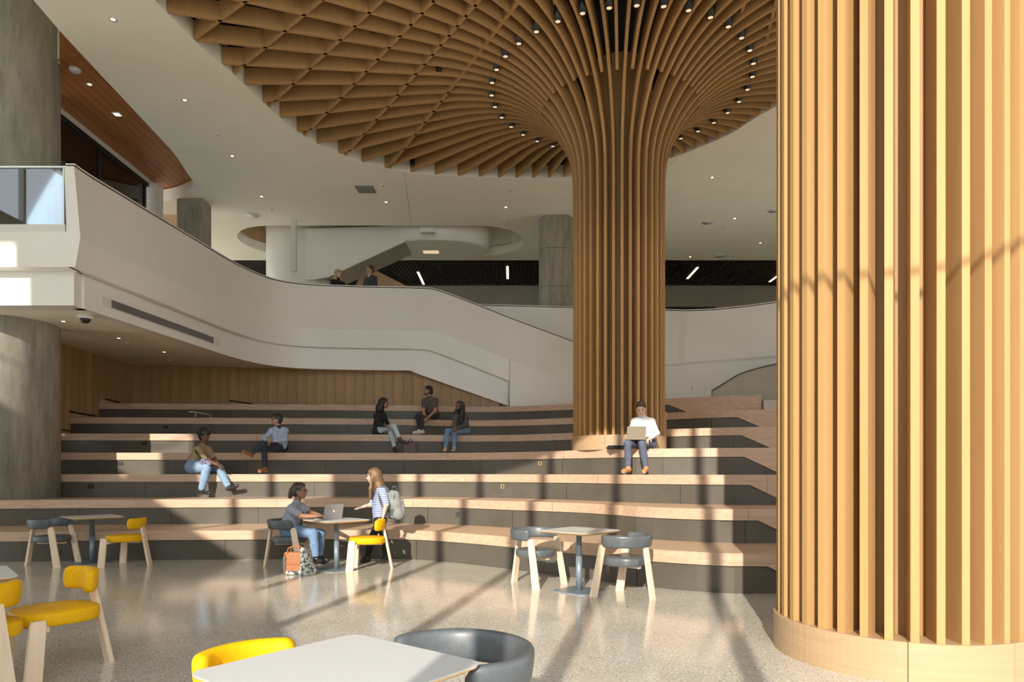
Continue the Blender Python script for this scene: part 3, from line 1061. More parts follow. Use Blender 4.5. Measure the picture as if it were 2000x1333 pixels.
# dome camera
p = on_soffit(167, 616)
disc('dome_camera', None, None, p, 'white dome security camera under the gallery', 'camera', None,
     [('mount', [(.13, 0), (.13, -.05), (.11, -.07), (.001, -.07)], 'trimwhite'), ('dome', [(.085, -.07), (.075, -.11), (.045, -.14), (.001, -.15)], 'black')])
# square grille
t = empty('ceiling_grille', on_z(714, 370, ZC), label='square grey air grille in the white ceiling', cat='vent')
MB().box((-.24, -.24, -.012), (.24, .24, 0)).build('frame', 'grey_metal', t)
for i in range(9):
    MB().box((-.22, -.21 + i * .05, -.022), (.22, -.185 + i * .05, -.012)).build('louvre', 'grey_metal', t)
# fittings on the plank ceiling
p = on_z(147, 135, 9.3)
disc('smoke_detector', None, None, p, 'round white smoke detector on the brown plank ceiling', 'detector', None,
     [('base', [(.11, 0), (.11, -.03), (.08, -.06), (.001, -.065)], 'trimwhite')])
p = on_z(175, 165, 9.3)
disc('downlight', None, None, p, 'small downlight in the brown plank ceiling', 'downlight', None, dl_parts)
t = empty('square_light', on_z(229, 223, 9.3), label='small square light in the brown plank ceiling', cat='light')
MB().box((-.09, -.09, -.012), (.09, .09, 0)).build('frame', 'trimwhite', t)
MB().box((-.06, -.06, -.016), (.06, .06, -.012)).build('lamp', 'downlight', t)
# linear lamps in the dark slatted ceiling
for a, b, lab in (((816, 531), (821, 556), 'leftmost'), ((991, 520), (986, 545), 'second'), ((1363, 522), (1333, 545), 'third'), ((1535, 527), (1497, 551), 'rightmost')):
    p, q = on_z(*a, ZC - .01), on_z(*b, ZC - .01)
    t = empty('linear_lamp', p, label='%s glowing linear lamp in the dark slatted ceiling' % lab, cat='lamp', group='linear lamps in the dark ceiling')
    MB().box((-.05, 0, 0), (.05, q.y - p.y, .06)).build('housing', 'black', t)
    MB().box((-.042, .02, -.012), (.042, q.y - p.y - .02, 0)).build('tube', 'linear', t)

# ================================================================ HANDRAILS ON THE BLEACHER
def handrail(pts, posts, label, mat='grey_metal'):
    base = Vector(pts[0])
    t = empty('handrail', base, label=label, cat='handrail', group='short handrails on the bleacher')
    MB().tube([Vector(p) - base for p in pts], .022, 10).build('rail', mat, t)
    for x, y, z0, z1 in posts:
        MB().tube([Vector((x, y, z0)) - base, Vector((x, y, z1)) - base], .016, 8).build('post', 'steel', t)
    return t


def rail_from(a, b, c, d0, d1, d2, posts, label, mat='grey_metal'):
    handrail(smooth_path([at(*a, d0), at(*b, d1), at(*c, d2)], 4), posts, label, mat)


a = at(458, 789, 18.05)
rail_from((449, 783), (462, 785), (492, 789), 18.0, 18.0, 18.3, [(a.x, a.y, TZ[7], a.z + .07)], 'dark handrail on the topmost tier beside the timber wall', 'black')
a, b = at(382, 812, 16.9), at(412, 814, 17.2)
rail_from((369, 805), (384, 806), (413, 812), 16.8, 16.9, 17.2, [(a.x, a.y, TZ[6], a.z + .09), (b.x, b.y, TZ[6], b.z + .03)], 'pale handrail with two posts on the sixth tier', 'steel')
rail_from((187, 777), (205, 780), (234, 787), 17.6, 17.8, 18.2, [], 'thin dark handrail at the left end of the topmost tier', 'black')
rail_from((137, 804), (155, 808), (186, 813), 16.3, 16.6, 17.2, [], 'thin dark handrail at the left end of the sixth tier', 'black')
rail_from((112, 840), (124, 840.5), (136, 842), 15.6, 15.7, 15.9, [], 'thin dark handrail at the left end of the fifth tier', 'black')
# timber cheeks at the left end of the two upper tiers
for k, px in ((7, 188), (6, 138)):
    y = tier_y(k, -10.6)
    bevel(tag(MB().box((-.04, 0, 0), (.03, .9, .1)).build('bench_cheek', 'bench', None, loc=(-10.55, y + .02, TZ[k])),
              'small wooden cheek block closing the left end of the %s bleacher tier' % ORD[k], 'block'), .01)

# ================================================================ FURNITURE
def rounded_square(h, r, n=6):
    out = []
    for cx, cy, a0 in ((h - r, h - r, 0), (-h + r, h - r, 90), (-h + r, -h + r, 180), (h - r, -h + r, 270)):
        for k in range(n + 1):
            a = R(a0 + 90 * k / n)
            out.append((cx + r * math.cos(a), cy + r * math.sin(a)))
    return out


def make_table():
    t = empty('cafe_table', (0, 0, 0))
    H = .73
    top = rounded_square(.365, .06)
    MB().loops([[(x, y, H - .004) for x, y in top], [(x, y, H) for x, y in top]], True, True, smooth=False).build('table_top', 'table_white', t)
    rings = [[(x * s, y * s, z) for x, y in top] for s, z in ((.86, H - .034), (.90, H - .030), (.992, H - .012), (1.0, H - .0045))]
    MB().loops(rings, True, True, smooth=False).build('edge_board', 'table_edge', t)
    MB().lathe([(.037, .012), (.037, .42)], (0, 0, 0), 20).build('pole', 'pole', t)
    MB().lathe([(.034, .42), (.034, H - .03), (.12, H - .034)], (0, 0, 0), 20).build('upper_pole', 'pole', t)
    b = rounded_square(.24, .07)
    MB().loops([[(x, y, 0) for x, y in b], [(x, y, .008) for x, y in b], [(x * .96, y * .96, .013) for x, y in b]], True, True, smooth=False).build('base_plate', 'pole', t)
    return t


def cushion(w, d, z0, z1, n=40, p=2.6):
    rings = []
    prof = []
    m = 8
    hh = (z1 - z0) / 2
    for k in range(m + 1):
        a = -math.pi / 2 + math.pi * k / m
        prof.append((1 - hh * .9 * (1 - math.cos(a)), (z0 + z1) / 2 + hh * math.sin(a)))
    prof = [(.02, z0)] + prof + [(.5, z1 + .006), (.02, z1 + .008)]
    for s, z in prof:
        ring = []
        for j in range(n):
            a = 2 * math.pi * j / n
            c, si = math.cos(a), math.sin(a)
            rr = (abs(c) ** p + abs(si) ** p) ** (-1 / p)
            ring.append((w * rr * c * s, d * rr * si * s, z))
        rings.append(ring)
    return MB().loops(rings, True, True)


def arc_pad(rx, ry, a0, a1, z0, z1, th, n=36, lean=.0):
    """rounded upholstered band following an arc; ends softly closed"""
    rings = []
    m = 16
    for i in range(n + 1):
        u = i / n
        a = R(a0 + (a1 - a0) * u)
        e = min(u, 1 - u) * (abs(a1 - a0) / 360 * 2 * math.pi * (rx + ry) / 2)
        s = 1.0 if e > .05 else math.sqrt(max(0.0, 1 - ((.05 - e) / .05) ** 2)) * .75 + .25
        if i in (0, n):
            s = .12
        cx, cy = rx * math.cos(a), ry * math.sin(a)
        nx, ny = math.cos(a), math.sin(a)
        ring = []
        for j in range(m):
            b = 2 * math.pi * j / m
            cc, ss = math.cos(b), math.sin(b)
            px_ = math.copysign(abs(cc) ** .55, cc) * th / 2 * s
            pz_ = math.copysign(abs(ss) ** .55, ss) * (z1 - z0) / 2 * (s if s > .5 else s + .25)
            off = px_ + lean * pz_
            ring.append((cx + nx * off, cy + ny * off, (z0 + z1) / 2 + pz_))
        rings.append(ring)
    return MB().loops(rings, True, True)


def plank_leg(foot, head, wdir, w0=.105, w1=.085, th=.034):
    """flat ash leg; wdir = direction of its broad face"""
    foot, head = Vector(foot), Vector(head)
    wd = Vector((wdir[0], wdir[1], 0)).normalized()
    rings = []
    for u in (0, .5, .93, 1.0):
        c = foot.lerp(head, u)
        w = (w0 + (w1 - w0) * u) * (1 if u < .99 else .82)
        ax = (head - foot).normalized()
        td = ax.cross(wd).normalized()
        ring = []
        for sx, sy in ((-1, -.55), (-.88, -1), (.88, -1), (1, -.55), (1, .55), (.88, 1), (-.88, 1), (-1, .55)):
            p = c + wd * (w / 2 * sx) + td * (th / 2 * sy)
            if u == 0:
                p.z = 0
            ring.append(p)
        rings.append(ring)
    return MB().loops(rings, True, True, smooth=False)


def make_chair(kind):
    """faces +x in its own space"""
    t = empty('armchair' if kind == 'grey' else 'dining_chair', (0, 0, 0))
    mt = 'greyleather' if kind == 'grey' else 'yellow'
    if kind == 'grey':
        cushion(.235, .235, .365, .455).build('seat', mt, t)
        bk = arc_pad(.285, .30, 62, 298, .575, .715, .055, lean=.12).build('backrest', mt, t)
        for s in (-1, 1):
            plank_leg((.235, s * .285, 0), (.13, s * .262, .60), (1, -.15 * s)).build('leg', 'leg', t)
        plank_leg((-.36, 0, 0), (-.268, 0, .60), (0, 1)).build('leg', 'leg', t)
        rings = []
        for a in (92, 180, 268):
            aa = R(a)
            b = MB().box((-.004, -.004, .58), (.004, .036, .712), 0, Matrix.Translation((.285 * math.cos(aa), .30 * math.sin(aa), 0)) @ Matrix.Rotation(aa - R(90), 4, 'Z'))
        MB().box((-.2, -.03, .33), (.2, .03, .37)).build('seat_rail', 'leg', t)
    else:
        cushion(.265, .25, .375, .465).build('seat', mt, t)
        arc_pad(.23, .235, 122, 238, .56, .725, .07, 30, lean=.1).build('backrest', mt, t)
        for s in (-1, 1):
            plank_leg((.225, s * .27, 0), (.19, s * .262, .43), (1, 0), .11, .10).build('leg', 'leg', t)
        plank_leg((-.36, 0, 0), (-.235, 0, .62), (0, 1), .105, .08, .036).build('leg', 'leg', t)
        MB().box((-.22, -.03, .345), (.2, .03, .38)).build('seat_rail', 'leg', t)
        MB().box((.12, -.25, .345), (.18, .25, .38)).build('seat_rail', 'leg', t)
    return t


T0, CG, CY = make_table(), make_chair('grey'), make_chair('yellow')
used = set()


def put(proto, x, y, ang, label, cat, group):
    if proto.name in used:
        o = copy_tree(proto)
    else:
        o = proto
        used.add(proto.name)
    o.location = (x, y, 0)
    o.rotation_euler = (0, 0, R(ang))
    return tag(o, label, cat, group)


TG = 'white topped cafe tables'
put(T0, -6.58, 10.7, 45, 'white topped cafe table at the left in front of the bleacher', 'table', TG)
put(T0, -2.56, 9.96, 45, 'white topped cafe table with the open laptop on it', 'table', TG)
put(T0, .80, 8.16, 48, 'white topped cafe table between the two grey chairs in the sun', 'table', TG)
put(T0, -3.78, 4.55, 42, 'white topped cafe table cut off by the left edge of the picture', 'table', TG)
put(T0, -.61, 2.41, 52, 'nearest white topped cafe table at the bottom of the picture', 'table', TG)
GG, YG = 'grey leather armchairs', 'yellow leather chairs'
put(CG, -7.02, 10.42, 4, 'charcoal leather armchair in the shade at the left table', 'chair', GG)
put(CG, -3.36, 10.3, 2, 'grey leather armchair the woman with the ponytail sits on', 'chair', GG)
put(CG, .30, 8.62, -41, 'grey leather armchair left of the sunlit empty table', 'chair', GG)
put(CG, 1.29, 7.83, 140, 'grey leather armchair right of the sunlit empty table, seen from behind', 'chair', GG)
put(CG, -.23, 2.78, 218, 'grey leather armchair at the nearest table, only its back showing', 'chair', GG)
put(CY, -5.88, 10.42, 178, 'yellow leather chair right of the left table in the shade', 'chair', YG)
put(CY, -2.14, 10.1, 186, 'yellow leather chair held by the standing woman', 'chair', YG)
put(CY, -3.24, 4.84, 233, 'yellow leather chair at the left, fully visible, facing the cut off table', 'chair', YG)
put(CY, -3.43, 4.32, 160, 'yellow leather chair cut off by the left edge of the picture', 'chair', YG)
put(CY, -.95, 2.63, -42, 'yellow leather chair at the nearest table, only its back showing', 'chair', YG)


# ---- laptops
M['lap_grey'] = new_mat('grey_aluminium', (.30, .29, .28), .4, .3)
M['lap_tan'] = new_mat('dull_aluminium', (.26, .22, .17), .45, .2)
M['logo'] = new_mat('pale_logo', (.75, .73, .7), .4)


def laptop(loc, rz, label, lean, mat, logo):
    """user sits towards -y, the lid's back faces +y"""
    t = empty('laptop', loc, R(rz), label=label, cat='laptop')
    bevel(MB().box((-.16, -.115, 0), (.16, .11, .014)).build('base', mat, t), .004)
    MB().box((-.14, -.02, .014), (.14, .09, .0152)).build('keyboard', 'black', t)
    L = Matrix.Translation((0, .11, .014)) @ Matrix.Rotation(R(-lean), 4, 'X')
    lid = MB().box((-.16, -.004, 0), (.16, .004, .215), 0, L).build('lid', mat, t)
    MB().box((-.15, -.006, .012), (.15, -.004, .205), 0, L).build('screen', 'black', t)
    if logo:
        MB().add([L @ Vector((.016 * math.cos(a), .0046, .112 + .018 * math.sin(a))) for a in np.linspace(0, 2 * math.pi, 15)[:-1]], [tuple(range(14))]).build('emblem', 'logo', lid)
    return t


laptop((-2.70, 10.03, .731), -130, 'open grey laptop on the cafe table in front of the seated woman', 12, 'lap_grey', True)

# ================================================================ PEOPLE: distance-field figures
class Field:
    """union of soft shapes, meshed with surface nets"""

    def __init__(self, h):
        self.h, self.pr = h, []

    def cone(self, a, b, r1, r2, lab, k=.02):
        self.pr.append(('c', np.array(a, float), np.array(b, float), r1, r2, lab, k))

    def ell(self, c, r, lab, k=.015, rot=None):
        self.pr.append(('e', np.array(c, float), np.array(r, float), np.eye(3) if rot is None else np.array(rot, float), None, lab, k))

    def mesh(self):
        h = self.h
        los, his = [], []
        for p in self.pr:
            if p[0] == 'c':
                r = max(p[3], p[4])
                los.append(np.minimum(p[1], p[2]) - r)
                his.append(np.maximum(p[1], p[2]) + r)
            else:
                r = p[2].max()
                los.append(p[1] - r)
                his.append(p[1] + r)
        lo = np.min(los, 0) - 3 * h - .03
        hi = np.max(his, 0) + 3 * h + .03
        n = np.ceil((hi - lo) / h).astype(int) + 1
        F = np.full(n, 9.0, np.float32)
        B = np.full(n, 9.0, np.float32)
        L = np.zeros(n, np.int16)
        for p, l0, h0 in zip(self.pr, los, his):
            k = p[6]
            m = k + 2.5 * h
            i0 = np.maximum(np.floor((l0 - m - lo) / h).astype(int), 0)
            i1 = np.minimum(np.ceil((h0 + m - lo) / h).astype(int) + 1, n)
            ax = [lo[j] + h * np.arange(i0[j], i1[j]) for j in range(3)]
            X, Y, Z = np.meshgrid(*ax, indexing='ij')
            if p[0] == 'c':
                a, b, r1, r2 = p[1:5]
                d = b - a
                L2 = max((d * d).sum(), 1e-9)
                t = np.clip(((X - a[0]) * d[0] + (Y - a[1]) * d[1] + (Z - a[2]) * d[2]) / L2, 0, 1)
                D = np.sqrt((X - a[0] - t * d[0]) ** 2 + (Y - a[1] - t * d[1]) ** 2 + (Z - a[2] - t * d[2]) ** 2) - (r1 + (r2 - r1) * t)
            else:
                c, r, Rm = p[1:4]
                q = np.stack([X - c[0], Y - c[1], Z - c[2]], -1) @ Rm
                k0 = np.sqrt(((q / r) ** 2).sum(-1))
                k1 = np.sqrt(((q / (r * r)) ** 2).sum(-1)) + 1e-9
                D = k0 * (k0 - 1) / k1
            sl = tuple(slice(i0[j], i1[j]) for j in range(3))
            f = F[sl]
            hh = np.clip(.5 + .5 * (f - D) / k, 0, 1)
            F[sl] = np.where(f > 8, D, f + (D - f) * hh - k * hh * (1 - hh))
            bt = D < B[sl]
            L[sl] = np.where(bt, p[5], L[sl])
            B[sl] = np.minimum(B[sl], D)
        return nets(F, L, lo, h)


def nets(F, L, lo, h):
    I = F < 0
    c = [I[a:a + I.shape[0] - 1, b:b + I.shape[1] - 1, d:d + I.shape[2] - 1] for a in (0, 1) for b in (0, 1) for d in (0, 1)]
    s = sum(x.astype(np.int8) for x in c)
    act = (s > 0) & (s < 8)
    idx = np.full(act.shape, -1, np.int64)
    cells = np.argwhere(act)
    idx[act] = np.arange(len(cells))
    acc = np.zeros((len(cells), 3))
    cnt = np.zeros(len(cells))
    cor = [(a, b, d) for a in (0, 1) for b in (0, 1) for d in (0, 1)]
    ci, cj, ck = cells.T
    for p in cor:
        for ax in range(3):
            if p[ax]:
                continue
            q = list(p)
            q[ax] = 1
            f0 = F[ci + p[0], cj + p[1], ck + p[2]]
            f1 = F[ci + q[0], cj + q[1], ck + q[2]]
            m = (f0 < 0) != (f1 < 0)
            t = f0[m] / (f0[m] - f1[m])
            pos = np.repeat(np.array([p], float), m.sum(), 0)
            pos[:, ax] += t
            acc[m] += pos
            cnt[m] += 1
    V = lo + h * (cells + acc / cnt[:, None])
    lab = L[ci, cj, ck]
    quads = []
    for ax in range(3):
        o = [(1, 2), (2, 0), (0, 1)][ax]
        sl0 = [slice(1, -1)] * 3
        sl1 = [slice(1, -1)] * 3
        sl0[ax] = slice(0, -1)
        sl1[ax] = slice(1, None)
        A, Bb = I[tuple(sl0)], I[tuple(sl1)]
        ch = np.argwhere(A != Bb)
        if not len(ch):
            continue
        base = ch + 1
        base[:, ax] -= 1
        sign = A[tuple(ch.T)]
        qs = []
        for du, dv in ((-1, -1), (0, -1), (0, 0), (-1, 0)):
            e = base.copy()
            e[:, o[0]] += du
            e[:, o[1]] += dv
            qs.append(idx[tuple(e.T)])
        q = np.stack(qs, 1)
        q[~sign] = q[~sign][:, ::-1]
        quads.append(q)
    Q = np.concatenate(quads)
    Q = Q[(Q >= 0).all(1)]
    return V, Q, lab


def field_object(name, fields, mats, parent, origin):
    Vs, Qs, Ms = [], [], []
    o = 0
    for f in fields:
        V, Q, lab = f.mesh()
        Vs.append(V)
        Qs.append(Q + o)
        Ms.append(lab[Q[:, 0]])
        o += len(V)
    V, Q, Mi = np.concatenate(Vs), np.concatenate(Qs), np.concatenate(Ms)
    V = V - np.array(origin)
    me = bpy.data.meshes.new(name)
    me.vertices.add(len(V))
    me.vertices.foreach_set('co', V.ravel().astype(np.float32))
    me.loops.add(Q.size)
    me.loops.foreach_set('vertex_index', Q.ravel().astype(np.int32))
    me.polygons.add(len(Q))
    me.polygons.foreach_set('loop_start', np.arange(0, Q.size, 4, dtype=np.int32))
    me.polygons.foreach_set('loop_total', np.full(len(Q), 4, np.int32))
    for m in mats:
        me.materials.append(m)
    me.polygons.foreach_set('material_index', Mi.astype(np.int32))
    me.polygons.foreach_set('use_smooth', np.ones(len(Q), bool))
    me.update(calc_edges=True)
    me.validate()
    ob = bpy.data.objects.new(name, me)
    COL.objects.link(ob)
    if parent is not None:
        ob.parent = parent
    return ob


SK, TOP, BOT, SHOE, SOLE, EYE, LIP, EXTRA, INNER, BROW, HAIRC = range(11)
nv = lambda v: np.array(v, float) / (np.linalg.norm(v) + 1e-9)


def add_hand(fields, wrist, fdir, pdir, side, curl=.5, s=1.0, spread=.25):
    """fdir: where the fingers point, pdir: where the palm faces, side: +1/-1 thumb side"""
    f = Field(.0042)
    fd = nv(fdir)
    pn = np.array(pdir, float)
    pn = nv(pn - fd * pn.dot(fd))
    sd = np.cross(fd, pn) * side                  # towards the thumb
    w = np.array(wrist, float)
    f.cone(w - fd * .03, w + fd * .02, .024 * s, .025 * s, SK, .01)
    for q in (-.022, -.007, .008, .023):
        f.cone(w + fd * .02 + sd * q * .8 * s, w + fd * .085 * s + sd * q * s, .0145 * s, .0125 * s, SK, .012)
    lens = (.055, .07, .076, .07)
    for i, q in enumerate((-.030, -.010, .010, .030)):
        p = w + fd * (.088 + (.0, .008, .01, .006)[i]) * s + sd * q * s
        d = nv(fd + sd * (q / .03) * spread * .5)
        r = .0088 * s
        for j in range(3):
            ang = curl * (.55, 1.0, .7)[j]
            ax = d * math.cos(ang) + pn * math.sin(ang)
            pn_l = nv(pn * math.cos(ang) - d * math.sin(ang))
            e = p + ax * lens[i] * (.45, .32, .27)[j] * s
            f.cone(p, e, r, r * .93, SK, .006)
            p, d, r = e, nv(ax), r * .92
    p = w + fd * .03 * s + sd * .026 * s
    d = nv(sd * .8 + fd * .75 + pn * .35)
    for j, L_ in enumerate((.04, .032, .026)):
        e = p + d * L_ * s
        f.cone(p, e, .0115 * s * (1, .9, .82)[j], .0105 * s * (1, .9, .8)[j], SK, .008)
        p = e
        d = nv(d + (fd - sd * .35 + pn * .3) * .45)
    fields.append(f)


def head_frame(look, up):
    f = nv(look)
    u = nv(np.array(up, float) - f * np.dot(up, f))
    return f, u, np.cross(f, u)


def add_head(fields, c, look, up, s=1.0, beard=False, smile=0):
    """c: centre of the skull; face built from soft shapes"""
    f = Field(.0052)
    F_, U, S = head_frame(look, up)
    Rm = np.stack([F_, S, U], 1)
    P = lambda a, b, d: np.array(c, float) + (F_ * a + S * b + U * d) * s
    f.ell(P(-.008, 0, .025), (np.array([.098, .076, .094]) * s), SK, .02, Rm)
    f.ell(P(.022, 0, -.045), (np.array([.068, .058, .068]) * s), SK, .03, Rm)
    f.cone(P(.045, 0, -.085), P(.052, 0, -.092), .024 * s, .022 * s, EXTRA if beard else SK, .02)     # chin
    for b in (-1, 1):
        f.cone(P(-.01, b * .052, -.045), P(.04, b * .026, -.088), .02 * s, .017 * s, EXTRA if beard else SK, .02)
        f.ell(P(.062, b * .032, -.022), np.array([.02, .022, .02]) * s, SK, .015, Rm)                # cheek
        f.ell(P(-.012, b * .078, -.008), np.array([.02, .008, .03]) * s, SK, .006, Rm)               # ear
        f.ell(P(.079, b * .031, .009), np.array([.007, .010, .0048]) * s, EYE, .002, Rm)             # eye
        f.cone(P(.083, b * .016, .028), P(.073, b * .044, .027), .0045 * s, .0035 * s, BROW, .003)      # brow
    f.cone(P(.082, 0, .012), P(.104, 0, -.024), .008 * s, .012 * s, SK, .012)                         # nose
    f.ell(P(.095, 0, -.03), np.array([.012, .017, .009]) * s, SK, .008, Rm)
    f.cone(P(.084, -.019, -.055 + .004 * smile), P(.088, 0, -.057), .0062 * s, .0075 * s, LIP, .004)
    f.cone(P(.084, .019, -.055 + .004 * smile), P(.088, 0, -.057), .0062 * s, .0075 * s, LIP, .004)
    if beard:
        f.ell(P(.06, 0, -.078), np.array([.035, .04, .026]) * s, EXTRA, .012, Rm)
        f.cone(P(.084, -.02, -.043), P(.084, .02, -.043), .006 * s, .006 * s, EXTRA, .006)
    fields.append(f)
    return P, Rm


def make_person(label, J, mats, build=1.0, sleeve='long', girth=1.0, legw=1.0, jacket=None, beard=False, smile=0, hand_curl=(.5, .5),
                hands=None, head_s=1.0, shoe_up=False, cuff=True, group=None, open_collar=False, collar=True):
    """J: joint name -> world point. One continuous body mesh + finer head and hands joined in."""
    J = {k: np.array(v, float) for k, v in J.items()}
    base = (J['anL'] + J['anR']) / 2
    t = empty('person', tuple(base), label=label, cat='person', group=group)
    f = Field(.0095)
    g = girth
    b = build
    pel, ch, nk = J['pelvis'], J['chest'], J['neck']
    for S_ in ('shL', 'shR'):                       # let the shoulders slope
        J[S_] = J[S_] + (ch - J[S_]) * np.array([.08, .08, 0]) - np.array([0, 0, .022])
    hl, hr, sl, sr = J['hipL'], J['hipR'], J['shL'], J['shR']
    # trunk
    f.cone(hl, hr, .105 * g * b, .105 * g * b, BOT, .05)
    wa = pel * .55 + ch * .45
    f.cone(pel, wa, .125 * g * b, .118 * g * b, TOP, .05)
    for hp, sh in ((hl, sl), (hr, sr)):
        f.cone(hp * .8 + pel * .2 + (ch - pel) * .12, sh * .62 + ch * .38, .098 * g * b, .092 * g * b, TOP, .05)
        f.cone(nk * .95 + ch * .05, sh, .046 * b, .056 * b, TOP, .045)
    f.cone(wa, ch, .118 * g * b, .112 * g * b, TOP, .05)
    f.cone(sl, sr, .06 * b, .06 * b, TOP, .04)
    hd = J['head']
    f.cone(nk - (hd - nk) * .25, nk * .35 + hd * .65, .054 * b, .052 * b, SK, .015)
    # collar
    cdir = nv(hd - nk)
    if collar:
        f.cone(nk + cdir * .0, nk + cdir * .012, .064 * b, .06 * b, INNER if open_collar else TOP, .02)
    # arms
    for S_ in 'LR':
        sh, el, wr = J['sh' + S_], J['el' + S_], J['wr' + S_]
        if sleeve == 'long':
            f.cone(sh, el, .062 * b, .05 * b, TOP, .03)
            f.cone(el, el + (wr - el) * .9, .05 * b, .036 * b, TOP, .025)
            f.cone(el, wr, .036 * b, .027 * b, SK, .008)
        elif sleeve == 'elbow':
            f.cone(sh, el + (wr - el) * .12, .066 * b, .056 * b, TOP, .03)
            f.cone(el, wr, .042 * b, .028 * b, SK, .015)
        else:
            f.cone(sh, sh + (el - sh) * .68, .068 * b, .062 * b, TOP, .03)
            f.cone(sh, el, .05 * b, .043 * b, SK, .01)
            f.cone(el, wr, .042 * b, .028 * b, SK, .02)
    # legs and shoes
    for S_ in 'LR':
        hp, kn, an, to = J['hip' + S_], J['kn' + S_], J['an' + S_], J['toe' + S_]
        f.cone(hp, kn, .093 * g * legw * b, .066 * legw * b, BOT, .03)
        f.cone(kn, kn + (an - kn) * .55, .066 * legw * b, .06 * legw * b, BOT, .025)
        f.cone(kn + (an - kn) * .5, kn + (an - kn) * .9, .06 * legw * b, .05 * legw * b, BOT, .02)
        f.cone(kn + (an - kn) * .8, an, .037 * b, .036 * b, SHOE if shoe_up else SK, .008)
        td = nv(to - an)
        dn = nv(an - kn)
        fw = nv(to - an)
        heel = an + dn * .045 - fw * .035
        ball = to * .8 + an * .2 + dn * .012
        f.cone(an + dn * .01, heel, .042 * b, .036 * b, SHOE, .02)
        f.cone(heel, ball, .037 * b, .039 * b, SHOE, .025)
        f.cone(ball, to, .038 * b, .03 * b, SHOE, .02)
        f.cone(heel + dn * .022, to + dn * .018, .022 * b, .02 * b, SOLE, .004)
        if shoe_up:
            f.cone(an - dn * .10, an, .046 * b, .044 * b, SHOE, .02)
    if jacket:                                     # open coat hem over the hips
        for hp in (hl, hr):
            f.cone(hp * .9 + ch * .1, hp - np.array([0, 0, .02]), .12 * g * b, .13 * g * b, TOP, .04)
    fields = [f]
    P, Rm = add_head(fields, hd, J['look'], J.get('up', (0, 0, 1)), head_s * b, beard, smile)
    hands = hands or {}
    for S_, sgn in (('L', 1), ('R', -1)):
        wr, el = J['wr' + S_], J['el' + S_]
        spec = hands.get(S_, {})
        fd = spec.get('dir', wr - el)
        pn = spec.get('palm', (0, 0, -1))
        add_hand(fields, wr, fd, pn, spec.get('side', sgn), spec.get('curl', hand_curl[0]), .95 * b)
    field_object('body', fields, mats, t, base)
    return t, P, Rm, base


def hair_object(parent, base, shapes, mat, name='hair', h=.0075):
    f = Field(h)
    for sh in shapes:
        if sh[0] == 'c':
            f.cone(*sh[1:5], 0, sh[5] if len(sh) > 5 else .02)
        else:
            f.ell(sh[1], sh[2], 0, sh[4] if len(sh) > 4 else .015, sh[3])
    return field_object(name, [f], [mat], parent, base)


def cap_hair(P, Rm, s=1.0, low=-.03, thick=.012, fringe=.05):
    """close-fitting hair: crown, back and sides"""
    t = thick
    out = [('e', P(-.030, 0, .050), np.array([.090 + t, .076 + t, .080 + t]) * s, Rm, .02),
           ('e', P(-.055, 0, .0), np.array([.058 + t, .070 + t, .080 + t]) * s, Rm, .02)]
    out.append(('c', P(.046, -.040, .098), P(.046, .040, .098), .020 * s, .020 * s, .02))
    return out


def glasses(parent, base, P, mat):
    mb = MB()
    o = Vector(base)
    for b in (-1, 1):
        ring = [Vector(P(.097, b * .033 + .021 * math.cos(a), .006 + .017 * math.sin(a))) - o for a in np.linspace(0, 2 * math.pi, 13)]
        mb.tube(ring, .0028, 6, caps=False)
        mb.tube([Vector(P(.097, b * .054, .01)) - o, Vector(P(-.005, b * .081, .012)) - o], .0026, 6)
    mb.tube([Vector(P(.098, -.012, .01)) - o, Vector(P(.098, .012, .01)) - o], .0026, 6)
    return mb.build('glasses', mat, parent)


def cloth(name, c, rough=.85):
    return noisy_mat(name, tuple(x * .85 for x in c), tuple(min(1, x * 1.12) for x in c), rough, 14, 4, .06)


def skin(name, c):
    m = noisy_mat(name, tuple(x * .92 for x in c), tuple(min(1, x * 1.06) for x in c), .5, 9, 3, .02)
    m.node_tree.nodes['Principled BSDF'].inputs['Subsurface Weight'].default_value = .06
    m.node_tree.nodes['Principled BSDF'].inputs['Subsurface Radius'].default_value = (.02, .008, .004)
    return m


EYEM = new_mat('eye', (.10, .075, .06), .2)
SOLEW = new_mat('white_sole', (.75, .72, .66), .6)
SOLED = new_mat('dark_sole', (.03, .028, .026), .6)
S_DEEP = skin('deep_brown_skin', (.13, .062, .036))
S_BROWN = skin('brown_skin', (.26, .13, .075))
S_TAN = skin('tan_skin', (.40, .23, .15))
S_FAIR = skin('fair_skin', (.62, .40, .30))
H_BLACK = noisy_mat('black_hair', (.009, .007, .006), (.022, .017, .014), .45, 60, 4, .3)
H_DARK = noisy_mat('dark_brown_hair', (.03, .018, .011), (.06, .036, .02), .45, 60, 4, .3)
H_BROWN = noisy_mat('light_brown_hair', (.10, .05, .02), (.19, .105, .042), .42, 70, 4, .3)
H_BLOND = noisy_mat('blond_hair', (.34, .22, .09), (.50, .36, .17), .45, 60, 4, .3)
JEANS = cloth('light_blue_denim', (.20, .30, .43))
JEANS_M = cloth('mid_blue_denim', (.14, .23, .36))
JEANS_P = cloth('pale_denim', (.42, .52, .60))
NAVY = cloth('navy_cotton', (.025, .03, .05))
SLATE = cloth('slate_blue_cotton', (.085, .10, .15))
CHAR = cloth('charcoal_cotton', (.035, .033, .035))
BLACKC = cloth('black_cloth', (.011, .011, .012))


def mats_for(sk, top, bot, shoe, sole, lip=None, extra=None, inner=None, brow=None):
    lip = lip or sk
    return [sk, top, bot, shoe, sole, EYEM, lip, extra or brow or H_DARK, inner or top, brow or H_DARK, brow or H_DARK]


LIPM = new_mat('lip', (.34, .10, .085), .4)
LIPD = new_mat('dark_lip', (.15, .045, .04), .4)

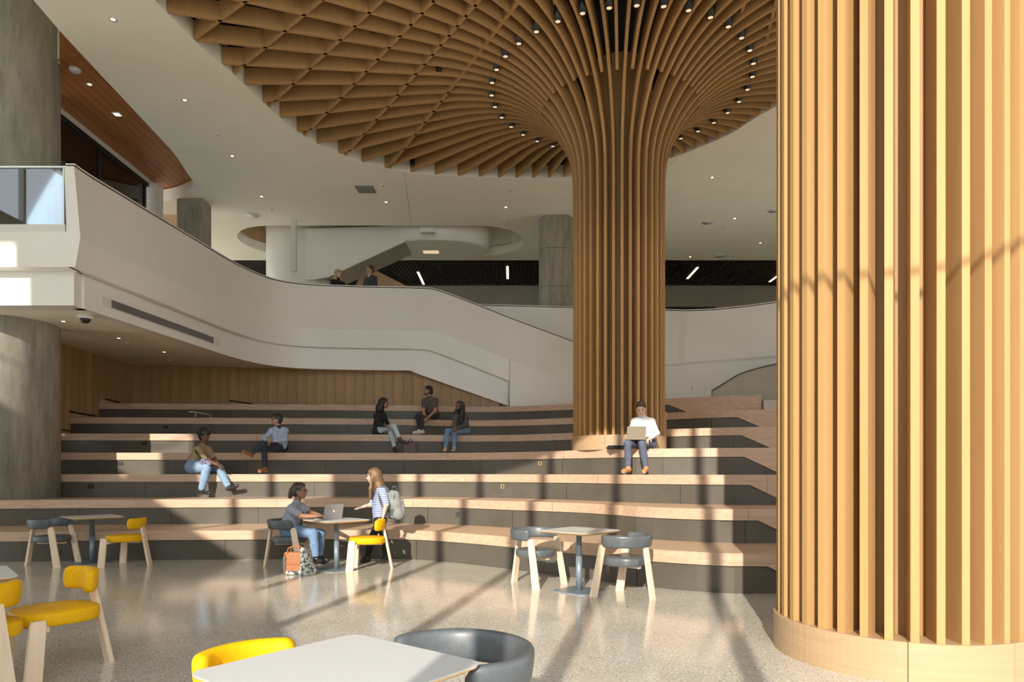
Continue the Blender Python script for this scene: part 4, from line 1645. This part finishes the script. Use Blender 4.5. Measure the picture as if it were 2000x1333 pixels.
A = lambda x, y, d: np.array(at(x, y, d))


def joints(**k):
    return {n: (A(*v) if n not in ('look', 'up') else np.array(v, float)) for n, v in k.items()}


# ---- 1 woman in tan top, third tier
J = joints(pelvis=(378, 912, 13.86), chest=(391, 886, 13.86), neck=(397, 869, 13.85), head=(400, 852, 13.82), look=(1, -.3, -.06),
           shL=(387, 876, 13.66), shR=(407, 876, 14.0), elL=(398, 896, 13.52), elR=(417, 895, 13.95), wrL=(423, 908, 13.42), wrR=(426, 906, 13.62),
           hipL=(377, 913, 13.73), hipR=(381, 913, 13.99), knL=(404, 914, 13.45), knR=(428, 915, 13.72), anL=(394, 958, 13.35), anR=(447, 952, 13.5),
           toeL=(410, 963, 13.2), toeR=(464, 948, 13.42))
tanm = cloth('tan_knit', (.33, .23, .12))
p1, P, Rm, b = make_person('woman with short curly hair in tan top and light jeans seated on the third tier', J,
                           mats_for(S_DEEP, tanm, JEANS, new_mat('black_boot', (.02, .019, .018), .35), SOLED, LIPD, brow=H_BLACK), 1.0, 'elbow', 1.28, 1.3, shoe_up=True, collar=False)
sh = cap_hair(P, Rm, 1, thick=.022)
rnd = random.Random(3)
for i in range(46):
    a, c = rnd.uniform(0, 6.283), rnd.uniform(-.2, 1)
    q = P(-.03 + .105 * math.cos(a) * math.sqrt(1 - c * c), .105 * math.sin(a) * math.sqrt(1 - c * c), .045 + .105 * c)
    sh.append(('e', q, np.array([.026, .026, .026]) * rnd.uniform(.7, 1.25), np.eye(3), .012))
hair_object(p1, b, sh, H_BLACK)
MB_o = Vector(b)
cb = empty('crossbody_bag', A(402, 905, 13.42), label='small patterned crossbody bag at the hip of the woman in tan', cat='bag')
pat = noisy_mat('patterned_fabric', (.02, .02, .04), (.22, .23, .30), .8, 60, 2, 0, (.45, .55))
bevel(MB().box((-.11, -.03, -.07), (.11, .03, .07), 0, Matrix.Rotation(R(35), 4, 'Y')).build('pouch', pat, cb), .015)
o0 = Vector(A(402, 905, 13.42))
MB().tube([Vector(A(*q)) - o0 for q in ((396, 898, 13.40), (384, 886, 13.52), (381, 874, 13.68))], .012, 8).build('strap', BLACKC, cb)

# ---- 2 man in pale blue shirt, fourth tier
J = joints(pelvis=(548, 872, 14.72), chest=(545, 850, 14.72), neck=(543, 835, 14.7), head=(540, 820, 14.66), look=(-1, -.5, -.03),
           shL=(559, 840, 14.82), shR=(529, 840, 14.6), elL=(557, 859, 14.52), elR=(517, 857, 14.42), wrL=(532, 862, 14.3), wrR=(521, 862, 14.28),
           hipL=(555, 874, 14.8), hipR=(541, 874, 14.62), knL=(516, 875, 14.22), knR=(514, 867, 14.12), anL=(518, 915, 14.22), anR=(492, 886, 14.12),
           toeL=(506, 920, 14.05), toeR=(476, 881, 14.02))
shirt = cloth('pale_blue_cotton', (.38, .46, .58))
p2, P, Rm, b = make_person('man with glasses in pale blue shirt seated cross legged on the fourth tier', J,
                           mats_for(S_TAN, shirt, NAVY, new_mat('brown_suede', (.24, .085, .03), .7), SOLEW, LIPM, inner=NAVY, brow=H_BLACK), .97, 'long', .95, .95, open_collar=True, hand_curl=(.8, .8))
hair_object(p2, b, cap_hair(P, Rm, 1, thick=.016) + [('c', P(.075, -.035, .09), P(.08, .04, .075), .022, .02, .02)], H_BLACK)
glasses(p2, b, P, 'black')

# ---- 3 woman in black jacket, fifth tier
J = joints(pelvis=(737, 841, 15.96), chest=(741, 819, 15.96), neck=(745, 804, 15.94), head=(751, 788.5, 15.9), look=(1, -.12, 0),
           shL=(735, 810, 15.78), shR=(750, 809, 16.12), elL=(739, 829, 15.68), elR=(757, 828, 15.95), wrL=(753, 832, 15.5), wrR=(760, 832, 15.7),
           hipL=(737, 842, 15.83), hipR=(740, 842, 16.08), knL=(770, 833, 15.55), knR=(762, 841, 15.75), anL=(780, 857, 15.42), anR=(771, 876, 15.48),
           toeL=(796, 866, 15.38), toeR=(777, 880, 15.3))
p3, P, Rm, b = make_person('woman with long dark hair in black jacket seated beside a brown bag', J,
                           mats_for(S_BROWN, BLACKC, JEANS_P, new_mat('dark_pump', (.05, .022, .014), .4), SOLED, LIPM, brow=H_BLACK), .95, 'long', .95, .95, jacket=True)
hs = cap_hair(P, Rm, 1, thick=.018) + [('c', P(-.06, 0, .02), P(-.12, 0, -.12), .085, .09, .04), ('c', P(-.12, 0, -.12), P(-.155, 0, -.26), .09, .05, .04),
                                       ('c', P(-.03, .07, .0), P(-.08, .06, -.16), .035, .03, .03), ('c', P(-.03, -.07, 0), P(-.08, -.06, -.16), .035, .03, .03)]
for i in range(24):
    u = rnd.random()
    hs.append(('e', P(-.09 - .07 * u + rnd.uniform(-.07, .03), rnd.uniform(-.08, .08), -.02 - .24 * u), np.array([.02, .02, .03]), np.eye(3), .012))
hair_object(p3, b, hs, H_BLACK)
MBb = Vector(b)

# ---- 4 man in grey polo, sixth tier
J = joints(pelvis=(844, 811, 17.3), chest=(842, 790, 17.3), neck=(839, 777, 17.28), head=(835.5, 764, 17.25), look=(-1, -.4, -.02),
           shL=(852, 781, 17.42), shR=(828, 782, 17.15), elL=(850, 803, 17.15), elR=(827, 803, 16.98), wrL=(837, 815, 16.86), wrR=(830, 815, 16.84),
           hipL=(851, 812, 17.38), hipR=(838, 812, 17.18), knL=(828, 817, 16.85), knR=(815, 815, 16.82), anL=(818, 842, 16.68), anR=(824, 842, 16.78),
           toeL=(808, 845.5, 16.5), toeR=(814, 846.5, 16.6))
p4, P, Rm, b = make_person('bearded man in grey polo shirt seated on the sixth tier', J,
                           mats_for(S_TAN, cloth('grey_polo', (.10, .085, .08)), CHAR, new_mat('white_trainer', (.7, .69, .66), .6), SOLEW, LIPM, H_BLACK, brow=H_BLACK), .97, 'short', .95, .92, beard=True, hand_curl=(.7, .7))
hair_object(p4, b, cap_hair(P, Rm, 1, thick=.014) + [('c', P(-.09, -.03, -.04), P(-.09, .03, -.04), .04, .04, .03)], H_BLACK)

# ---- 5 woman in grey sweater, fifth tier
J = joints(pelvis=(905, 841, 16.2), chest=(902, 822, 16.18), neck=(899, 809, 16.15), head=(897, 794, 16.1), look=(-.7, -.65, .22),
           shL=(911, 814, 16.26), shR=(889, 814, 16.04), elL=(909, 831, 16.05), elR=(887, 830, 15.86), wrL=(893, 837, 15.72), wrR=(888, 837, 15.68),
           hipL=(911, 843, 16.25), hipR=(898, 843, 16.1), knL=(888, 845, 15.68), knR=(874, 843, 15.62), anL=(887, 876, 15.58), anR=(870, 876, 15.56),
           toeL=(884, 881.5, 15.4), toeR=(867, 881.5, 15.38))
p5, P, Rm, b = make_person('smiling woman with very long black hair in grey sweater seated on the fifth tier', J,
                           mats_for(S_DEEP, cloth('grey_knit', (.075, .075, .07)), JEANS_M, new_mat('beige_flat', (.42, .33, .25), .6), SOLED, LIPD, brow=H_BLACK), .96, 'long', 1.0, 1.0, smile=1, collar=False)
hs = cap_hair(P, Rm, 1, thick=.016)
for sd in (-1, 1):
    hs += [('c', P(-.04, sd * .075, .03), P(-.03, sd * .115, -.16), .045, .055, .03), ('c', P(-.03, sd * .115, -.16), P(-.03, sd * .13, -.42), .055, .035, .03)]
hs += [('c', P(-.08, 0, -.02), P(-.12, 0, -.3), .085, .10, .04)]
hair_object(p5, b, hs, H_BLACK)

# ---- 6 man in white shirt with laptop, fourth tier in front of the column
J = joints(pelvis=(1259, 867, 12.18), chest=(1257, 836, 12.16), neck=(1255, 815, 12.12), head=(1252, 800, 12.02), look=(-.25, -.85, -.45),
           shL=(1274, 822, 12.16), shR=(1238, 822, 12.12), elL=(1283, 847, 12.0), elR=(1231, 846, 11.96), wrL=(1269, 857, 11.82), wrR=(1243, 854, 11.9),
           hipL=(1270, 867, 12.14), hipR=(1249, 867, 12.1), knL=(1254, 867, 11.7), knR=(1226, 867, 11.68), anL=(1261, 914, 11.7), anR=(1227, 914, 11.68),
           toeL=(1257, 921.5, 11.48), toeR=(1216, 921, 11.5))
p6, P, Rm, b = make_person('man in white shirt and slate trousers working on a laptop before the timber column', J,
                           mats_for(S_FAIR, cloth('white_cotton', (.56, .56, .56)), SLATE, new_mat('tan_leather_shoe', (.50, .25, .10), .5), SOLEW, LIPM, brow=H_DARK), 1.0, 'long', 1.0, .98, hand_curl=(.6, .6))
hair_object(p6, b, cap_hair(P, Rm, 1, thick=.012), H_DARK)
laptop((2.12, 11.74, 1.975), 178, 'open dull grey laptop on the lap of the man in white shirt', 14, 'lap_tan', False)

# ---- 7 woman with ponytail at the table
J = joints(pelvis=(563, 1036, 10.3), chest=(572, 1004, 10.3), neck=(580, 980, 10.28), head=(586.5, 960, 10.25), look=(1, -.12, .02),
           shL=(570, 992, 10.12), shR=(588, 988, 10.46), elL=(588, 1009, 10.02), elR=(606, 1002, 10.36), wrL=(617, 1009, 9.98), wrR=(624, 1007, 10.14),
           hipL=(563, 1037, 10.19), hipR=(566, 1037, 10.41), knL=(612, 1043, 10.15), knR=(626, 1043, 10.32), anL=(617, 1089, 10.12), anR=(625, 1086, 10.32),
           toeL=(634, 1098, 10.05), toeR=(640, 1095, 10.25))
striped = stripe_mat('grey_marl_stripe', (.22, .24, .29), (.34, .37, .43), 26, .5)
p7, P, Rm, b = make_person('woman with ponytail and glasses in grey tee seated at the table with the laptop', J,
                           mats_for(S_BROWN, striped, JEANS_M, new_mat('black_loafer', (.014, .013, .012), .3), SOLED, LIPM, brow=H_DARK), .97, 'short', 1.06, 1.08, hand_curl=(.35, .35), collar=False)
hair_object(p7, b, cap_hair(P, Rm, 1, thick=.014) + [('e', P(-.125, 0, .03), np.array([.03, .03, .03]), Rm, .02), ('c', P(-.14, 0, .02), P(-.165, 0, -.075), .038, .036, .02)], H_DARK)
glasses(p7, b, P, 'black')

# ---- 8 standing woman
J = joints(pelvis=(742, 1017, 10.66), chest=(741, 977, 10.66), neck=(735, 951, 10.65), head=(729, 931.5, 10.62), look=(-1, -.08, -.08),
           shL=(748, 957, 10.49), shR=(733, 957, 10.82), elL=(755, 983, 10.42), elR=(729, 986, 10.84), wrL=(750, 1003, 10.26), wrR=(711, 990, 10.74),
           hipL=(742, 1019, 10.56), hipR=(742, 1019, 10.76), knL=(752, 1057, 10.58), knR=(726, 1052, 10.74), anL=(753, 1088, 10.62), anR=(718, 1089, 10.78),
           toeL=(741, 1095, 10.5), toeR=(706, 1095, 10.7))
bstripe = stripe_mat('blue_white_stripe', (.15, .20, .36), (.40, .44, .53), 9.5, .55)
p8, P, Rm, b = make_person('standing woman with long brown hair in blue striped sweater carrying a grey backpack', J,
                           mats_for(S_FAIR, bstripe, BLACKC, new_mat('black_flat', (.014, .013, .012), .35), SOLED, LIPM, brow=H_BROWN), .93, 'elbow', .92, .9, collar=False,
                           hands={'R': {'dir': (-1, -.1, -.35), 'palm': (.1, -.2, 1), 'curl': .18, 'side': -1}, 'L': {'dir': (-.2, -.1, -1), 'palm': (-1, 0, -.2), 'curl': .7}})
hs = cap_hair(P, Rm, 1, thick=.015) + [('c', P(-.06, 0, 0), P(-.09, 0, -.18), .085, .085, .04), ('c', P(-.09, 0, -.18), P(-.09, .0, -.24), .085, .06, .04)]
for sd in (-1, 1):
    hs.append(('c', P(.01, sd * .075, -.01), P(.05, sd * .085, -.2), .026, .03, .02))
    hs.append(('c', P(.05, sd * .085, -.2), P(.07, sd * .07, -.36), .03, .02, .02))
hair_object(p8, b, hs, H_BROWN)

# backpack on her back
bp = empty('backpack', A(772, 1016, 10.62), label='grey backpack on the back of the standing woman', cat='backpack')
o0 = Vector(A(772, 1016, 10.62))
grey_ny = cloth('grey_nylon', (.20, .21, .195))
dark_ny = cloth('dark_mesh', (.08, .085, .085))
f = Field(.0095)
q = lambda x, y, dd=0.0: A(x, y, 10.62 + dd)
for dd in (-.11, .11):
    f.cone(q(762, 966, dd), q(763, 1008, dd), .045, .05, 0, .05)
    f.cone(q(774, 966, dd), q(780, 1008, dd), .05, .06, 0, .05)
    f.cone(q(763, 966, dd), q(780, 1006, dd), .05, .06, 0, .05)
f.cone(q(768, 966, -.11), q(768, 966, .11), .05, .05, 0, .05)
f.cone(q(774, 1004, -.11), q(774, 1004, .11), .07, .07, 0, .06)
f.cone(q(770, 985, -.1), q(770, 985, .1), .085, .085, 0, .06)
field_object('pack', [f], [grey_ny], bp, o0)
f = Field(.0095)
f.cone(q(783, 980, -.08), q(786, 1004, -.08), .04, .048, 0, .04)
f.cone(q(783, 980, .08), q(786, 1004, .08), .04, .048, 0, .04)
f.cone(q(785, 995, -.08), q(785, 995, .08), .045, .045, 0, .04)
field_object('front_pocket', [f], [grey_ny], bp, o0)
f = Field(.0095)
f.ell(q(768, 1000, -.155), (.055, .03, .075), 0)
field_object('mesh_pocket', [f], [dark_ny], bp, o0)
MB().tube([Vector(q(*p)) - o0 for p in ((766, 957, 0), (768, 951, 0), (773, 951, 0), (775, 958, 0))], .012, 8).build('grab_handle', dark_ny, bp)
for s in (-.15, .13):
    MB().tube([Vector(q(*p)) - o0 for p in smooth_path([(761, 962, s), (752, 952, s * .95), (742, 956, s * .9), (741, 972, s), (748, 990, s * 1.15), (760, 1000, s)], 4)], .018, 8).build('strap', dark_ny, bp)
MB().tube([Vector(q(*p)) - o0 for p in ((771, 966, -.17), (769, 978, -.178), (770, 990, -.18))], .006, 6).build('zip', dark_ny, bp)

# ---- 9, 10 people on the gallery
def standing(xh, yh, d, label, mats, face, hairfun, b_=1.0, sl='long', **kw):
    h = at(xh, yh, d)
    X, Y, Z = h
    sx = .19 * b_
    fx, fy = face
    rx, ry = fy, -fx
    def o(a, s, z):
        return np.array([X + fx * a + rx * s, Y + fy * a + ry * s, Z + z * b_])
    J = dict(head=o(0, 0, 0), look=np.array([fx, fy, -.03]), neck=o(-.03, 0, -.15), chest=o(-.03, 0, -.34), pelvis=o(-.03, 0, -.74),
             shL=o(-.03, sx, -.23), shR=o(-.03, -sx, -.23), elL=o(.02, sx + .06, -.52), elR=o(.0, -sx - .06, -.52), wrL=o(.16, sx - .02, -.70), wrR=o(.14, -sx + .02, -.70),
             hipL=o(-.03, .1, -.78), hipR=o(-.03, -.1, -.78), knL=o(.0, .11, -1.17), knR=o(0, -.11, -1.17), anL=o(-.03, .12, -1.53), anR=o(-.03, -.12, -1.53),
             toeL=o(.12, .14, -1.57), toeR=o(.12, -.14, -1.57))
    t, P, Rm, b = make_person(label, J, mats, b_, sl, **kw)
    hairfun(t, P, Rm, b)
    return t


def hair_blond(t, P, Rm, b):
    hs = cap_hair(P, Rm, 1, thick=.018)
    for sd in (-1, 1):
        hs += [('c', P(-.03, sd * .08, .02), P(-.01, sd * .095, -.16), .035, .045, .03)]
    hs += [('c', P(-.07, 0, 0), P(-.08, 0, -.16), .08, .09, .03)]
    hair_object(t, b, hs, H_BLOND)


def hair_short(t, P, Rm, b):
    hair_object(t, b, cap_hair(P, Rm, 1, thick=.016), H_DARK)


dshoe = new_mat('dark_shoe', (.02, .018, .016), .4)
standing(661, 536, 19.2, 'blond woman in black standing behind the gallery parapet', mats_for(S_FAIR, BLACKC, BLACKC, dshoe, SOLED, LIPM, brow=H_BROWN), nv((.75, -.65, 0))[:2], hair_blond, .97)
standing(722, 528, 19.1, 'dark haired man in grey jacket standing behind the gallery parapet', mats_for(S_TAN, cloth('dark_grey_jacket', (.045, .043, .042)), CHAR, dshoe, SOLED, LIPM, inner=new_mat('pale_tee', (.45, .43, .4), .8), brow=H_BLACK), nv((-.6, -.8, 0))[:2], hair_short, 1.0, open_collar=True)

# ================================================================ BAGS
leather = noisy_mat('cognac_leather', (.27, .10, .035), (.34, .13, .047), .45, 30, 3, .04)
tb = empty('tote_bag', (-3.02, 9.52, 0), R(-8), label='cognac leather tote bag on the floor beside the seated woman', cat='bag')
f0, f1 = [], []
for x, y, z in ((-.13, -.075, 0), (.13, -.075, 0), (.13, .075, 0), (-.13, .075, 0)):
    f0.append(Vector((x, y, z)))
    f1.append(Vector((x * 1.12, y * .75, .31)))
bevel(MB().hexa(f0, f1).build('body', leather, tb), .02, 3)
for yy in (-.05, .05):
    MB().tube(smooth_path([(-.09, yy, .29), (-.08, yy, .36), (0, yy * .8, .39), (.08, yy, .36), (.09, yy, .29)], 4), .009, 8).build('handle', leather, tb)
MB().box((-.128, -.0845, .02), (-.118, -.078, .29)).build('seam', 'soffitwood', tb)
bevel(MB().box((-.15, -.085, .04), (-.105, .06, .25)).build('side_panel', 'greyleather', tb), .015)
MB().box((-.12, -.084, .145), (.12, -.080, .15)).build('crease', 'soffitwood', tb)
pat2 = noisy_mat('floral_print', (.05, .06, .08), (.55, .56, .48), .8, 26, 3, .05, (.42, .58))
f = Field(.0095)
f.cone((-2.88, 9.45, .34), (-2.84, 9.44, .05), .05, .085, 0, .03)
f.cone((-2.86, 9.5, .3), (-2.80, 9.5, .05), .045, .075, 0, .03)
f.cone((-3.1, 9.42, .03), (-2.82, 9.42, .03), .026, .03, 0, .03)
o0 = (-2.86, 9.46, 0)
ob = field_object('scarf', [f], [pat2], None, o0)
ob.location = o0
tag(ob, 'patterned scarf hanging over the side of the cognac tote bag', 'scarf')
# brown bag beside the woman in black jacket
a = at(800, 886, 15.42)
b2 = empty('handbag', (a.x, a.y, TZ[4]), label='dark brown boxy handbag on the tier beside the woman in black jacket', cat='bag')
dbl = noisy_mat('dark_brown_leather', (.075, .042, .03), (.10, .058, .04), .5, 30, 3, .03)
bevel(MB().hexa([Vector(p) for p in ((-.15, -.07, 0), (.16, -.07, 0), (.16, .07, 0), (-.15, .07, 0))], [Vector(p) for p in ((-.13, -.04, .25), (.15, -.04, .27), (.15, .05, .27), (-.13, .05, .25))]).build('body', dbl, b2), .015)
MB().tube(smooth_path([(-.03, 0, .24), (-.02, 0, .31), (.04, 0, .32), (.09, 0, .25)], 4), .009, 8).build('handle', dbl, b2)
MB().box((.15, -.072, .0), (.172, .05, .25)).build('side_panel', dbl, b2)
# folder beside the man in white
a = at(1204, 876, 12.1)
b3 = empty('document_case', (a.x, a.y + .08, TZ[4]), R(4), label='flat black document case beside the man in white shirt', cat='case')
bevel(MB().box((-.15, -.11, 0), (.15, .11, .045)).build('body', BLACKC, b3), .01)
bevel(MB().box((-.13, -.1, .045), (.13, .1, .065)).build('flap', NAVY, b3), .008)
MB().tube([(-.05, -.11, .03), (-.04, -.135, .035), (.04, -.135, .035), (.05, -.11, .03)], .006, 6).build('handle', 'black', b3)
